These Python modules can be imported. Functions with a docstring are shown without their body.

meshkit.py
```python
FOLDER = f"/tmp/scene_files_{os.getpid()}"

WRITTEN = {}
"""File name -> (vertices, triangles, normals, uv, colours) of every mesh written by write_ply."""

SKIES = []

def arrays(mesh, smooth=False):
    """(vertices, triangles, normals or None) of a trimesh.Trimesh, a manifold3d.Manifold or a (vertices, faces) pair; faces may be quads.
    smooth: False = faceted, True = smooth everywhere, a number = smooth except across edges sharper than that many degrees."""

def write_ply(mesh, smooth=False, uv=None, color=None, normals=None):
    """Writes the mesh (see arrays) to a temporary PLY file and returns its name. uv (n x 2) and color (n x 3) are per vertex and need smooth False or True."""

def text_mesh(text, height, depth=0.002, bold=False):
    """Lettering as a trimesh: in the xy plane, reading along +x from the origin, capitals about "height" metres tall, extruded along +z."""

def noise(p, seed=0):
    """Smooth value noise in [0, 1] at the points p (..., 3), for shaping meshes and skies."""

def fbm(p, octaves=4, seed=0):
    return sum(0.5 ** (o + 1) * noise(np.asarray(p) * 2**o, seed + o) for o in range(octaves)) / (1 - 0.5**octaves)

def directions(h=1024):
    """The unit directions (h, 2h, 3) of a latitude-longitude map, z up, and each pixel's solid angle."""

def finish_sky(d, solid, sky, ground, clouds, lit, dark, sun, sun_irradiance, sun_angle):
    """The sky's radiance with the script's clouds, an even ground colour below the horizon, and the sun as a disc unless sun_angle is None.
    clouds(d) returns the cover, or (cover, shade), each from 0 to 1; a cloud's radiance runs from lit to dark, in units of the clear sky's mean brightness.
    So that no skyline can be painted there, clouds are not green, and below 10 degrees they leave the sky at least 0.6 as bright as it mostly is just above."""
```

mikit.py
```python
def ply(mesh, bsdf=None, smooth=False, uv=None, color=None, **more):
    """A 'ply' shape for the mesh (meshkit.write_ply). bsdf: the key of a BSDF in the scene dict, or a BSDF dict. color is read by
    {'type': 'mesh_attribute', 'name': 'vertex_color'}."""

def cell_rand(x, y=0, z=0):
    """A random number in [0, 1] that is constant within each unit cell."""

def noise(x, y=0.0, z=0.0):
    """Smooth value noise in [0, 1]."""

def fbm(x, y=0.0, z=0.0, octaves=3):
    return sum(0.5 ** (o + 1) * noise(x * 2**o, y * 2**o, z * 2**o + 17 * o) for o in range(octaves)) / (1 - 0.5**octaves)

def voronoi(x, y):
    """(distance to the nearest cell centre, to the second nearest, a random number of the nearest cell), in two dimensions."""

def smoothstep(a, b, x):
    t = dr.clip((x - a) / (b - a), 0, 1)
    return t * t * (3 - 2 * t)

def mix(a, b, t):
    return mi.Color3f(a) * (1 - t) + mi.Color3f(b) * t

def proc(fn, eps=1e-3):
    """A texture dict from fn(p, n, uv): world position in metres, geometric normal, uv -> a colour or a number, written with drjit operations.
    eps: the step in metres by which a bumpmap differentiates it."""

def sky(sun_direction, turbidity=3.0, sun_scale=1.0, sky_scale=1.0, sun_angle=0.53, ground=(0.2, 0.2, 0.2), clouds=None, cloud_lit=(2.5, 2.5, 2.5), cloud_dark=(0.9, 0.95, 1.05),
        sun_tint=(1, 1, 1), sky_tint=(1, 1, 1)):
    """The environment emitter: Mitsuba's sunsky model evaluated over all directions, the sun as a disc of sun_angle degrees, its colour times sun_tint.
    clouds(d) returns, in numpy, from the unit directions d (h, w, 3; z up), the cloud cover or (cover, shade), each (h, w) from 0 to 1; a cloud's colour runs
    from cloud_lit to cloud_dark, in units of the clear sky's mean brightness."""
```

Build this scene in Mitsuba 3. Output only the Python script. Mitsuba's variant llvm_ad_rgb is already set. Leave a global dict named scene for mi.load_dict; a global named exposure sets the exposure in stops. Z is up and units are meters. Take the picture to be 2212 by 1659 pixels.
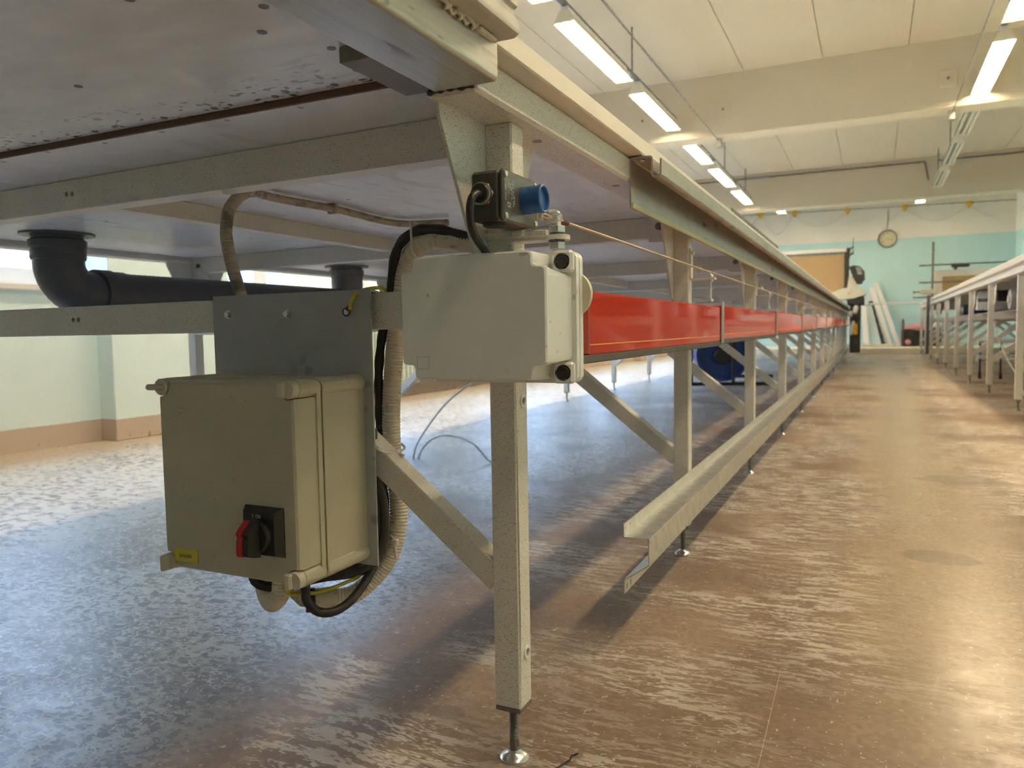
import math, random
import numpy as np, trimesh, manifold3d, drjit as dr, mitsuba as mi
import mikit, meshkit
from shapely.geometry import Polygon, Point, box as sbox
from shapely import affinity
T = mi.ScalarTransform4f
random.seed(7)
RNG = np.random.default_rng(7)
scene, labels = {}, {}

# ------------------------------------------------------------------ camera, sky, exposure
CAM_H = 0.55
FWD = np.array([-0.42835969, 0.90094929, -0.06927015]); UP = -np.array([0.01462576, -0.06973644, -0.99745823])
scene['camera'] = {'type': 'thinlens', 'fov': 68.12, 'fov_axis': 'x', 'aperture_radius': 0.0016, 'focus_distance': 1.05,
                   'near_clip': 0.02, 'far_clip': 300.0,
                   'to_world': T().look_at(origin=[0, 0, CAM_H], target=[float(x) for x in np.array([0, 0, CAM_H]) + FWD], up=[float(x) for x in UP])}
exposure = 2.0
TUBE = (19.5, 15.6, 10.4)          # radiance of the lit fluorescent tubes
SKY = 15.5
scene['sky'] = mikit.sky((0.75, -0.2, 0.62), turbidity=4.0, sun_scale=0.0, sky_scale=SKY, ground=(0.25, 0.25, 0.25),
                         clouds=lambda d: 0.55 + 0.45 * meshkit.fbm(d * 3.0, 4, 3), cloud_lit=(0.84, 1.22, 1.75), cloud_dark=(0.60, 0.86, 1.25), sky_tint=(0.62, 0.92, 1.45))

# ------------------------------------------------------------------ helpers
def numbered(name):
    k, n = name, 0
    while k in scene or k in labels or any(s.startswith(k + '__') for s in scene):
        n += 1; k = f'{name}_{n:03d}'
    return k
_used = {}
def fresh(name):
    n = _used.get(name, -1) + 1; _used[name] = n
    return name if n == 0 else f'{name}_{n:03d}'
def thing(name, label, cat, group=None):
    k = fresh(name); labels[k] = {'label': label, 'category': cat}
    if group: labels[k]['group'] = group
    return k
def struct(name, mesh=None, mat=None, label=None, **kw):
    k = fresh(name); labels[k] = {'kind': 'structure'}
    if label: labels[k]['label'] = label
    if mesh is not None: scene[k] = mikit.ply(mesh, mat, **kw)
    return k
def part(parent, name, mesh, mat, smooth=30, label=None, kind=None, **kw):
    k = fresh(parent + '__' + name)
    if callable(getattr(mesh, 'to_mesh', None)) or isinstance(mesh, (trimesh.Trimesh, tuple)):
        scene[k] = mikit.ply(mesh, mat, smooth=smooth, **kw)
    else: scene[k] = dict(mesh)
    if label or kind:
        labels[k] = {}
        if label: labels[k]['label'] = label
        if kind: labels[k]['kind'] = kind
    return k
def whole(name, mesh, mat, label, cat, group=None, smooth=30):
    k = thing(name, label, cat, group); scene[k] = mikit.ply(mesh, mat, smooth=smooth); return k
def cat(*ms): return trimesh.util.concatenate([tm(m) for m in ms])
def tm(m):
    if hasattr(m, 'to_mesh'):
        q = m.to_mesh(); return trimesh.Trimesh(np.array(q.vert_properties[:, :3]), np.array(q.tri_verts), process=False)
    return m
def hull(p): return trimesh.convex.convex_hull(np.asarray(p, float))
def rb(x0, x1, y0, y1, z0, z1, b=0.0015):
    """box with chamfered edges"""
    x0, x1 = min(x0, x1), max(x0, x1); y0, y1 = min(y0, y1), max(y0, y1); z0, z1 = min(z0, z1), max(z0, z1)
    b = min(b, (x1 - x0) / 2.2, (y1 - y0) / 2.2, (z1 - z0) / 2.2)
    p = []
    for x, sx in ((x0, 1), (x1, -1)):
        for y, sy in ((y0, 1), (y1, -1)):
            for z, sz in ((z0, 1), (z1, -1)):
                p += [(x, y + sy * b, z + sz * b), (x + sx * b, y, z + sz * b), (x + sx * b, y + sy * b, z)]
    return hull(p)
def bx(x0, x1, y0, y1, z0, z1):
    m = trimesh.creation.box((x1 - x0, y1 - y0, z1 - z0)); m.apply_translation(((x0 + x1) / 2, (y0 + y1) / 2, (z0 + z1) / 2)); return m
def beam(p, q, w, h, b=0.0015, up=(0, 0, 1)):
    """bar of width w and height h from p to q"""
    p, q = np.array(p, float), np.array(q, float); L = np.linalg.norm(q - p); d = (q - p) / L
    s = np.cross(d, up); s /= np.linalg.norm(s); u = np.cross(s, d)
    m = rb(0, L, -w / 2, w / 2, -h / 2, h / 2, b)
    M = np.eye(4); M[:3, 0] = d; M[:3, 1] = -s; M[:3, 2] = u; M[:3, 3] = p
    m.apply_transform(M); return m
def spline(pts, step):
    p = np.asarray(pts, float)
    if len(p) < 3:
        n = max(2, int(np.linalg.norm(p[-1] - p[0]) / step) + 1); return np.linspace(p[0], p[-1], n)
    e = np.vstack([2 * p[0] - p[1], p, 2 * p[-1] - p[-2]]); out = []
    for i in range(1, len(e) - 2):
        a, b_, c, d = e[i - 1:i + 3]; n = max(2, int(np.linalg.norm(c - b_) / step))
        for t in np.linspace(0, 1, n, endpoint=False):
            out.append(0.5 * (2 * b_ + (c - a) * t + (2 * a - 5 * b_ + 4 * c - d) * t * t + (3 * b_ - a - 3 * c + d) * t ** 3))
    out.append(p[-1]); q = np.array(out)
    s = np.r_[0, np.cumsum(np.linalg.norm(np.diff(q, axis=0), axis=1))]; n = max(2, int(s[-1] / step) + 1)
    u = np.linspace(0, s[-1], n)
    return np.stack([np.interp(u, s, q[:, k]) for k in range(3)], 1)
def sweep(pts, r, n=10, step=0.01, straight=False, caps=True):
    p = np.asarray(pts, float) if straight else spline(pts, step)
    t = np.gradient(p, axis=0); t /= np.linalg.norm(t, axis=1, keepdims=True) + 1e-12
    a = np.cross(t[0], [0, 0, 1.0]) if abs(t[0][2]) < 0.9 else np.cross(t[0], [1.0, 0, 0]); a /= np.linalg.norm(a)
    s = np.r_[0, np.cumsum(np.linalg.norm(np.diff(p, axis=0), axis=1))]; ang = np.arange(n) * 2 * np.pi / n; V = []
    for i in range(len(p)):
        a = a - t[i] * a.dot(t[i]); a /= np.linalg.norm(a); b = np.cross(t[i], a); rr = r(s[i]) if callable(r) else r
        V.append(p[i] + rr * (np.cos(ang)[:, None] * a + np.sin(ang)[:, None] * b))
    V = np.vstack(V); i, j = np.meshgrid(np.arange(len(p) - 1), np.arange(n), indexing='ij'); k = (j + 1) % n
    f0 = np.stack([i * n + j, i * n + k, (i + 1) * n + k], -1).reshape(-1, 3); f1 = np.stack([i * n + j, (i + 1) * n + k, (i + 1) * n + j], -1).reshape(-1, 3)
    F = [f0, f1]
    if caps:
        V = np.vstack([V, p[0], p[-1]]); c0, c1 = len(V) - 2, len(V) - 1; j = np.arange(n); k = (j + 1) % n; o = (len(p) - 1) * n
        F += [np.stack([j * 0 + c0, k, j], 1), np.stack([j * 0 + c1, o + j, o + k], 1)]
    return trimesh.Trimesh(V, np.vstack(F), process=False)
def corrugated(pts, r=0.0125, pitch=0.0046, n=16):
    return sweep(pts, lambda s: r * (1 - 0.10 * (0.5 + 0.5 * math.cos(2 * math.pi * s / pitch)) ** 2), n, pitch / 6)
def orient(m, pos, z=(0, 0, 1), x=None):
    z = np.array(z, float); z /= np.linalg.norm(z)
    x = np.array(x if x is not None else ((1, 0, 0) if abs(z[0]) < 0.9 else (0, 0, 1)), float); x = x - z * x.dot(z); x /= np.linalg.norm(x)
    M = np.eye(4); M[:3, 0] = x; M[:3, 1] = np.cross(z, x); M[:3, 2] = z; M[:3, 3] = pos
    m = m.copy(); m.apply_transform(M); return m
def lathe(prof, pos=(0, 0, 0), z=(0, 0, 1), n=28):
    """closed body of revolution of the profile [(r, h)...]; starts and ends on the axis"""
    p = list(prof)
    if p[0][0] > 0: p = [(0, p[0][1])] + p
    if p[-1][0] > 0: p = p + [(0, p[-1][1])]
    m = trimesh.creation.revolve(np.array(p, float), sections=n); m.fix_normals()
    return orient(m, pos, z)
def cyl(p, q, r, n=16, b=0.0):
    p, q = np.array(p, float), np.array(q, float); L = np.linalg.norm(q - p)
    prof = [(r, 0), (r, L)] if b <= 0 else [(r - b, 0), (r, b), (r, L - b), (r - b, L)]
    return lathe(prof, p, q - p, n)
def prism(poly, depth, pos, z, x):
    """polygon in the (x, z cross x) plane through pos, extruded along z"""
    m = trimesh.creation.extrude_polygon(poly if isinstance(poly, Polygon) else Polygon(poly), depth, engine='earcut')
    return orient(m, pos, z, x)
def along_y(poly, y0, y1):
    """(x, z) section swept from y0 to y1"""
    m = trimesh.creation.extrude_polygon(poly if isinstance(poly, Polygon) else Polygon(poly), y1 - y0, engine='earcut')
    v = m.vertices.copy(); m.vertices = np.stack([v[:, 0], y0 + v[:, 2], v[:, 1]], 1); m.invert(); return m
def along_x(poly, x0, x1):
    """(y, z) section swept from x0 to x1"""
    m = trimesh.creation.extrude_polygon(poly if isinstance(poly, Polygon) else Polygon(poly), x1 - x0, engine='earcut')
    v = m.vertices.copy(); m.vertices = np.stack([x0 + v[:, 2], v[:, 0], v[:, 1]], 1); return m
def sheet(line, t):
    """open polyline in a plane thickened to a bent sheet section"""
    from shapely.geometry import LineString
    return LineString(line).buffer(t / 2, cap_style='flat', join_style='round', quad_segs=3)
def bend(line, r, n=5):
    """the polyline with its corners rounded"""
    p = [np.array(q, float) for q in line]; out = [tuple(p[0])]
    for a, b, c in zip(p[:-2], p[1:-1], p[2:]):
        u, v = (a - b) / np.linalg.norm(a - b), (c - b) / np.linalg.norm(c - b); ang = math.acos(max(-1, min(1, u.dot(v)))); t = r / math.tan(ang / 2)
        t = min(t, 0.48 * np.linalg.norm(a - b), 0.48 * np.linalg.norm(c - b)); s0, s1 = b + u * t, b + v * t
        for k in range(n + 1):
            w = k / n; out.append(tuple((1 - w) ** 2 * s0 + 2 * w * (1 - w) * b + w * w * s1))
    return out + [tuple(p[-1])]
def hexa(r, h, pos, z=(0, 0, 1), b=0.0006):
    p = []
    for k in range(6):
        a = k * math.pi / 3
        for rr, hh in ((r - b, 0), (r, b), (r, h - b), (r - b, h)): p.append((rr * math.cos(a), rr * math.sin(a), hh))
    return orient(hull(p), pos, z)
def thread(p, q, r, pitch=0.00175, n=14):
    p, q = np.array(p, float), np.array(q, float); L = np.linalg.norm(q - p); k = max(2, int(L / pitch * 2))
    return lathe([(r if i % 2 else r * 0.86, L * i / k) for i in range(k + 1)], p, q - p, n)
def man(m):
    m = tm(m); m.merge_vertices()
    return manifold3d.Manifold(manifold3d.Mesh(np.asarray(m.vertices, np.float32), np.asarray(m.faces, np.uint32)))
def minus(a, *bs):
    r = man(a)
    for b in bs: r = r - man(b)
    return tm(r)
def screw_head(pos, z, r=0.004, h=0.0022):
    a = lathe([(r, 0), (r, h * 0.5), (r * 0.75, h * 0.9), (0.0, h)], pos, z, 14); return a

# ------------------------------------------------------------------ materials
def pr(color, rough=0.5, **k):
    c = color if isinstance(color, dict) else {'type': 'rgb', 'value': list(color)}
    return {'type': 'twosided', 'bsdf': {'type': 'principled', 'base_color': c, 'roughness': rough, **k}}
nz, fb, ss, mx = mikit.noise, mikit.fbm, mikit.smoothstep, mikit.mix
def speckled(a, b, f=260.0, lo=0.60, hi=0.80, low=0.06):
    def fn(p, n, uv):
        m = ss(lo, hi, nz(p.x * f, p.y * f, p.z * f)) * (0.35 + 0.65 * nz(p.x * 9, p.y * 9, p.z * 9))
        v = 1 - low + 2 * low * fb(p.x * 14, p.y * 14, p.z * 14, 3)
        return mx(a, b, m) * v
    return mikit.proc(fn)
def scuffed(base, mark, f=1.0, amt=1.0):
    def fn(p, n, uv):
        w = fb(p.x * 5 * f, p.y * 5 * f, p.z * 5 * f, 3)
        s = ss(0.66, 0.80, nz(p.x * 60 * f + w * 8, p.y * 14 * f, p.z * 60 * f)) * ss(0.45, 0.75, w)
        g = 0.9 + 0.2 * fb(p.x * 30 * f, p.y * 30 * f, p.z * 30 * f, 3)
        return mx(base, mark, s * amt) * g
    return mikit.proc(fn)
def worn_panel(p, n, uv):
    w = fb(p.x * 4, p.y * 4, 1.0, 3)
    g = 0.86 + 0.28 * fb(p.x * 18, p.y * 40, 2.0, 4)
    s = ss(0.70, 0.76, nz(p.x * 42, p.y * 160, 3.0)) * ss(0.5, 0.7, w)
    edge = ss(0.60, 0.705, p.y)
    blot = ss(0.71, 0.76, fb(p.x * 90, p.y * 160, 5.0, 2)) * edge
    sw = ss(0.06, 0.0, dr.abs(fb(p.x * 7 + p.y * 3, p.y * 6 - p.x * 2, 8.0, 2) - 0.5)) * ss(0.6, 0.75, nz(p.x * 3, p.y * 5, 4.0))
    return mx(mx(mx((0.62, 0.65, 0.70), (0.78, 0.80, 0.83), sw * 0.5), (0.42, 0.39, 0.37), s * 0.35), (0.045, 0.035, 0.03), blot) * g
def galv(p, n, uv):
    d1, d2, c = mikit.voronoi(p.x * 60 + p.z * 37, p.y * 60 + p.z * 23)
    g = 0.86 + 0.14 * c + 0.12 * (fb(p.x * 22, p.y * 9, p.z * 22, 3) - 0.5)
    return mi.Color3f(0.66, 0.655, 0.62) * g
def galv_dirty(p, n, uv):
    g = 0.72 + 0.3 * (fb(p.x * 12, p.y * 5, p.z * 12, 4) - 0.2) + 0.22 * (nz(p.x * 300, p.y * 14, p.z * 300) - 0.5)
    s = ss(0.72, 0.77, nz(p.x * 130, p.y * 22, p.z * 130)) * ss(0.55, 0.7, nz(p.x * 9, p.y * 9, p.z * 9))
    return mx((0.64, 0.62, 0.55), (0.07, 0.065, 0.06), s * 0.8) * g
def floor_color(p, n, uv):
    big = fb(p.x * 0.9, p.y * 0.9, 0.0, 3)
    left = ss(-0.74, -0.98, p.x + 0.22 * (big - 0.5))        # the waxed grey zone under the table
    path = ss(0.24, 0.06, dr.abs(p.x - 0.17 + 0.12 * (nz(p.y * 0.8) - 0.5))) * ss(0.9, 1.5, p.y)   # trodden smooth strip
    mott = ss(0.3, 0.7, fb(p.x * 3.2, p.y * 3.2, 4.0, 3))
    base = mx((0.190, 0.130, 0.092), (0.290, 0.205, 0.142), mott)
    base = mx(base, (0.38, 0.285, 0.185), path * 0.8)
    base = mx(base, (0.150, 0.135, 0.125), left * 0.8)
    base = base * (0.86 + 0.28 * nz(p.x * 140, p.y * 140))
    wx = p.x + 0.04 * (fb(p.x * 7, p.y * 7, 2.0, 2) - 0.5)
    wy = p.y + 0.035 * (fb(p.x * 6, p.y * 6, 7.0, 2) - 0.5)
    st = fb(wx * 26, wy * 112, 0.0, 4)                        # brushed wear streaks across the aisle
    fine = nz(wx * 150, wy * 520)
    gate = ss(0.30, 0.54, fb(p.x * 2.4, p.y * 3.6, 11.0, 4)) * (1 - 0.88 * path)
    streak = ss(0.45, 0.60, st * 0.70 + fine * 0.30) * gate
    v = dr.abs(fb(p.x * 66, p.y * 76, 5.0, 4) - 0.5)
    dens = fb(p.x * 2.4, p.y * 2.4, 3.0, 3)
    vein = ss(0.062, 0.022, v) * ss(0.22, 0.46, dens)
    film = ss(0.42, 0.60, fb(p.x * 84, p.y * 130, 9.0, 4)) * ss(0.36, 0.62, dens) * 0.75
    film = dr.maximum(film, ss(0.30, 0.55, fb(p.x * 40, p.y * 70, 13.0, 4)) * ss(-1.7, -2.4, p.x + 0.5 * (big - 0.5)))
    worn = dr.maximum(streak * (1 - left), dr.maximum(vein, film) * left)
    scr = ss(0.0012, 0.0003, dr.abs(nz(p.x * 2.3 + 31, p.y * 1.1) - 0.5)) * 0.5 * ss(0.4, 0.6, nz(p.x * 9, p.y * 9, 5.0))
    fleck = ss(0.90, 0.93, nz(p.x * 210, p.y * 210, 3.0)) * 0.6
    c = mx(base, (0.60, 0.55, 0.48), dr.clip(worn * 0.85 + scr + fleck, 0, 1))
    c = mx(c, (0.46, 0.37, 0.30), ss(-3.2, -3.5, p.x) * ss(0.30, 0.5, fb(p.x * 3, p.y * 3, 8.0, 3) + 0.2) * 0.8)
    dk = mi.Float(0)
    for (cx, cy, r) in ((0.155, 2.02, 0.06), (-0.55, 0.92, 0.02), (0.30, 3.05, 0.10)):
        d = dr.sqrt(dr.square((p.x - cx) / 1.5) + dr.square(p.y - cy)) / r + 0.5 * (fb(p.x * 20, p.y * 20, 1.0, 2) - 0.5)
        dk = dr.maximum(dk, ss(1.0, 0.85, d) * 0.5)
    return mx(c, (0.12, 0.11, 0.09), dk * 0.8)
def floor_rough(p, n, uv):
    path = ss(0.20, 0.05, dr.abs(p.x - 0.16 + 0.10 * (nz(p.y * 0.8) - 0.5))) * ss(0.9, 1.4, p.y)
    return 0.30 + 0.16 * fb(p.x * 24, p.y * 40, 5.0, 3) - 0.10 * path
def far_wall(p, n, uv):
    g = 0.97 + 0.06 * fb(p.x * 3, p.y * 3, p.z * 3, 3)
    return dr.select(p.z < 2.36, mi.Color3f(0.52, 0.74, 0.76), mi.Color3f(0.86, 0.82, 0.75)) * g
def left_wall(p, n, uv):
    g = 0.95 + 0.1 * fb(p.y * 3, p.z * 3, p.x * 3, 3)
    wob = 0.006 * (nz(p.y * 7, p.x * 7) - 0.5)
    c = dr.select(p.z < 2.36, mi.Color3f(0.70, 0.85, 0.87), mi.Color3f(0.80, 0.755, 0.67))
    c = dr.select(p.z < 0.115 + wob, mi.Color3f(0.52, 0.43, 0.36), c)
    chip = ss(0.80, 0.84, nz(p.y * 40, p.z * 40)) * ss(0.05, 0.0, p.z)
    return mx(c * g, (0.12, 0.09, 0.07), chip * 0.7)
def box_dirt(p, n, uv):
    g = 0.94 + 0.12 * fb(p.x * 10, p.y * 10, p.z * 10, 3)
    s = ss(0.84, 0.90, nz(p.x * 420, p.y * 420, p.z * 420)) * ss(0.5, 0.8, nz(p.x * 20, p.y * 20, p.z * 20))
    return mx((0.50, 0.455, 0.335), (0.20, 0.16, 0.10), s * 0.5) * g
def gray_box(p, n, uv):
    g = 0.96 + 0.08 * fb(p.x * 12, p.y * 12, p.z * 12, 3)
    s = ss(0.80, 0.84, nz(p.x * 150, p.y * 150, p.z * 150)) * ss(0.6, 0.8, nz(p.x * 22, p.y * 22, p.z * 22))
    return mx((0.80, 0.80, 0.775), (0.25, 0.23, 0.20), s * 0.5) * g
M = scene
M['mat_floor'] = pr(mikit.proc(floor_color), mikit.proc(floor_rough), specular=0.42)
M['mat_far_wall'] = pr(mikit.proc(far_wall), 0.8)
M['mat_left_wall'] = pr(mikit.proc(left_wall), 0.75)
M['mat_ceiling'] = pr((0.60, 0.525, 0.41), 0.9)
M['mat_cream'] = pr(speckled((0.69, 0.66, 0.60), (0.32, 0.27, 0.22), f=620, lo=0.66, hi=0.90), 0.42, specular=0.4)
M['mat_cream_far'] = pr((0.68, 0.635, 0.56), 0.42, specular=0.4)
M['mat_edge'] = pr((0.70, 0.64, 0.55), 0.35)
M['mat_board'] = pr(scuffed((0.66, 0.675, 0.72), (0.56, 0.57, 0.60)), 0.35, specular=0.5)
M['mat_panel'] = pr(mikit.proc(worn_panel), 0.34, specular=0.5)
M['mat_ply'] = pr((0.10, 0.055, 0.035), 0.6)
M['mat_top'] = pr((0.70, 0.72, 0.68), 0.3)
M['mat_galv'] = pr(mikit.proc(galv), 0.36, metallic=0.75)
M['mat_galv_dirty'] = pr(mikit.proc(galv_dirty), 0.33, metallic=0.7)
M['mat_moulding'] = pr(scuffed((0.50, 0.475, 0.42), (0.16, 0.14, 0.12), 1.4), 0.45)
M['mat_iron'] = pr((0.15, 0.14, 0.13), 0.5)
M['mat_alu'] = pr(scuffed((0.40, 0.38, 0.34), (0.20, 0.18, 0.15)), 0.38, metallic=0.55)
M['mat_steel'] = pr((0.62, 0.62, 0.62), 0.22, metallic=1.0)
M['mat_zinc'] = pr((0.62, 0.64, 0.64), 0.30, metallic=0.6)
M['mat_dark_steel'] = pr((0.17, 0.16, 0.15), 0.38, metallic=0.7)
M['mat_brass'] = pr((0.62, 0.47, 0.26), 0.28, metallic=0.9)
M['mat_nickel'] = pr((0.55, 0.50, 0.42), 0.22, metallic=0.95)
M['mat_copper'] = pr((0.46, 0.36, 0.26), 0.4, specular=0.5)
M['mat_red'] = pr((0.52, 0.040, 0.018), 0.05, specular=1.0, clearcoat=0.6, clearcoat_gloss=0.95)
M['mat_orange'] = pr((0.72, 0.30, 0.03), 0.4)
M['mat_dark_strip'] = pr((0.055, 0.05, 0.045), 0.6)
M['mat_yellow_strip'] = pr((0.56, 0.51, 0.27), 0.5)
M['mat_pipe'] = pr((0.075, 0.082, 0.100), 0.36, specular=0.4)
M['mat_pipe_grey'] = pr((0.12, 0.125, 0.135), 0.4)
M['mat_black'] = pr((0.014, 0.014, 0.014), 0.42)
M['mat_rubber'] = pr(scuffed((0.018, 0.017, 0.016), (0.07, 0.065, 0.06)), 0.6)
M['mat_switch'] = pr((0.048, 0.046, 0.042), 0.38, specular=0.45)
M['mat_cover'] = pr((0.085, 0.083, 0.075), 0.30, metallic=0.25)
M['mat_print'] = pr((0.55, 0.55, 0.52), 0.5)
M['mat_blue'] = pr((0.020, 0.085, 0.28), 0.42, specular=0.4)
M['mat_grey_box'] = pr(mikit.proc(gray_box), 0.30, specular=0.5)
M['mat_box'] = pr(mikit.proc(box_dirt), 0.26, specular=0.5)
M['mat_plate'] = pr(scuffed((0.37, 0.38, 0.39), (0.26, 0.26, 0.26)), 0.45, specular=0.4)
M['mat_knob'] = pr((0.56, 0.51, 0.43), 0.4)
M['mat_redplastic'] = pr((0.42, 0.012, 0.016), 0.35)
M['mat_label'] = pr((0.62, 0.55, 0.05), 0.45)
M['mat_conduit'] = pr(speckled((0.68, 0.60, 0.49), (0.40, 0.33, 0.24), f=200, lo=0.75, hi=0.95), 0.45)
M['mat_conduit_dusty'] = pr(speckled((0.40, 0.34, 0.27), (0.10, 0.09, 0.08), f=70, lo=0.45, hi=0.75), 0.6)
M['mat_tie'] = pr((0.68, 0.62, 0.52), 0.4)
M['mat_yg'] = pr((0.52, 0.44, 0.04), 0.4)
M['mat_white'] = pr((0.74, 0.73, 0.71), 0.4)
M['mat_frame'] = pr((0.78, 0.80, 0.82), 0.35)
M['mat_radiator'] = pr((0.66, 0.74, 0.68), 0.45)
M['mat_reflector'] = pr((0.74, 0.68, 0.54), 0.35)
M['mat_tube_off'] = pr((0.62, 0.62, 0.60), 0.3)
M['mat_paper'] = pr((0.43, 0.28, 0.135), 0.75)
M['mat_pale'] = pr((0.74, 0.69, 0.62), 0.55)
M['mat_tan'] = pr((0.62, 0.57, 0.44), 0.5)
M['mat_yellow'] = pr((0.75, 0.42, 0.02), 0.5)
M['mat_cable_white'] = pr((0.70, 0.70, 0.69), 0.4)
M['mat_drum'] = pr((0.010, 0.045, 0.20), 0.4)
M['mat_fabric_grey'] = pr(scuffed((0.33, 0.32, 0.31), (0.16, 0.16, 0.16)), 0.9)
M['mat_fabric_dark'] = pr((0.035, 0.04, 0.05), 0.9)
M['mat_pink'] = pr((0.62, 0.25, 0.27), 0.85)
M['mat_maroon'] = pr((0.10, 0.035, 0.04), 0.8)
M['mat_facade'] = pr((0.80, 0.50, 0.17), 0.9)
M['mat_facade_pale'] = pr((0.80, 0.56, 0.30), 0.9)
M['mat_glass_blue'] = pr((0.30, 0.52, 0.66), 0.15)
M['mat_ground'] = pr((0.16, 0.16, 0.15), 0.9)
M['mat_clockface'] = pr((0.66, 0.61, 0.42), 0.5)
M['mat_pane'] = {'type': 'thindielectric'}
M['mat_clear'] = pr((0.50, 0.60, 0.58), 0.15)
M['mat_lit'] = {'type': 'diffuse', 'reflectance': {'type': 'rgb', 'value': [0.8, 0.8, 0.8]}}

# ------------------------------------------------------------------ the room
XL, XR, YN, YF, ZC = -3.75, 2.55, -5.0, 18.0, 3.5
struct('floor', bx(XL - 0.3, XR + 0.3, YN - 0.3, YF + 0.3, -0.1, 0.0), 'mat_floor')
struct('wall_far', bx(XL - 0.3, XR + 0.3, YF, YF + 0.2, 0, ZC + 0.3), 'mat_far_wall')
struct('wall_near', bx(XL - 0.3, XR + 0.3, YN - 0.2, YN, 0, ZC + 0.3), 'mat_far_wall')
struct('wall_right', bx(XR, XR + 0.2, YN, YF, 0, ZC + 0.3), 'mat_far_wall')
WIN = [(0.65, 2.74), (3.57, 6.20), (6.95, 9.60), (10.30, 12.95), (13.65, 16.30)]
ZS, ZT = 0.82, 2.75
wl = [bx(XL - 0.3, XL, YN, YF, 0, ZS), bx(XL - 0.3, XL, YN, YF, ZT, ZC + 0.3)]
edges = [YN] + [v for w in WIN for v in w] + [YF]
for a, b in zip(edges[0::2], edges[1::2]): wl.append(bx(XL - 0.3, XL, a, b, ZS, ZT))
wk = struct('wall_left', cat(*wl), 'mat_left_wall')
for a, b in zip(edges[2:-1:2], edges[3::2]):
    if 6 < a < 9.9: continue
    part(wk, 'pilaster', rb(XL - 0.02, XL + 0.115, a - 0.02, b - 0.02, 0, ZC, 0.004), 'mat_left_wall')
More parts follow.
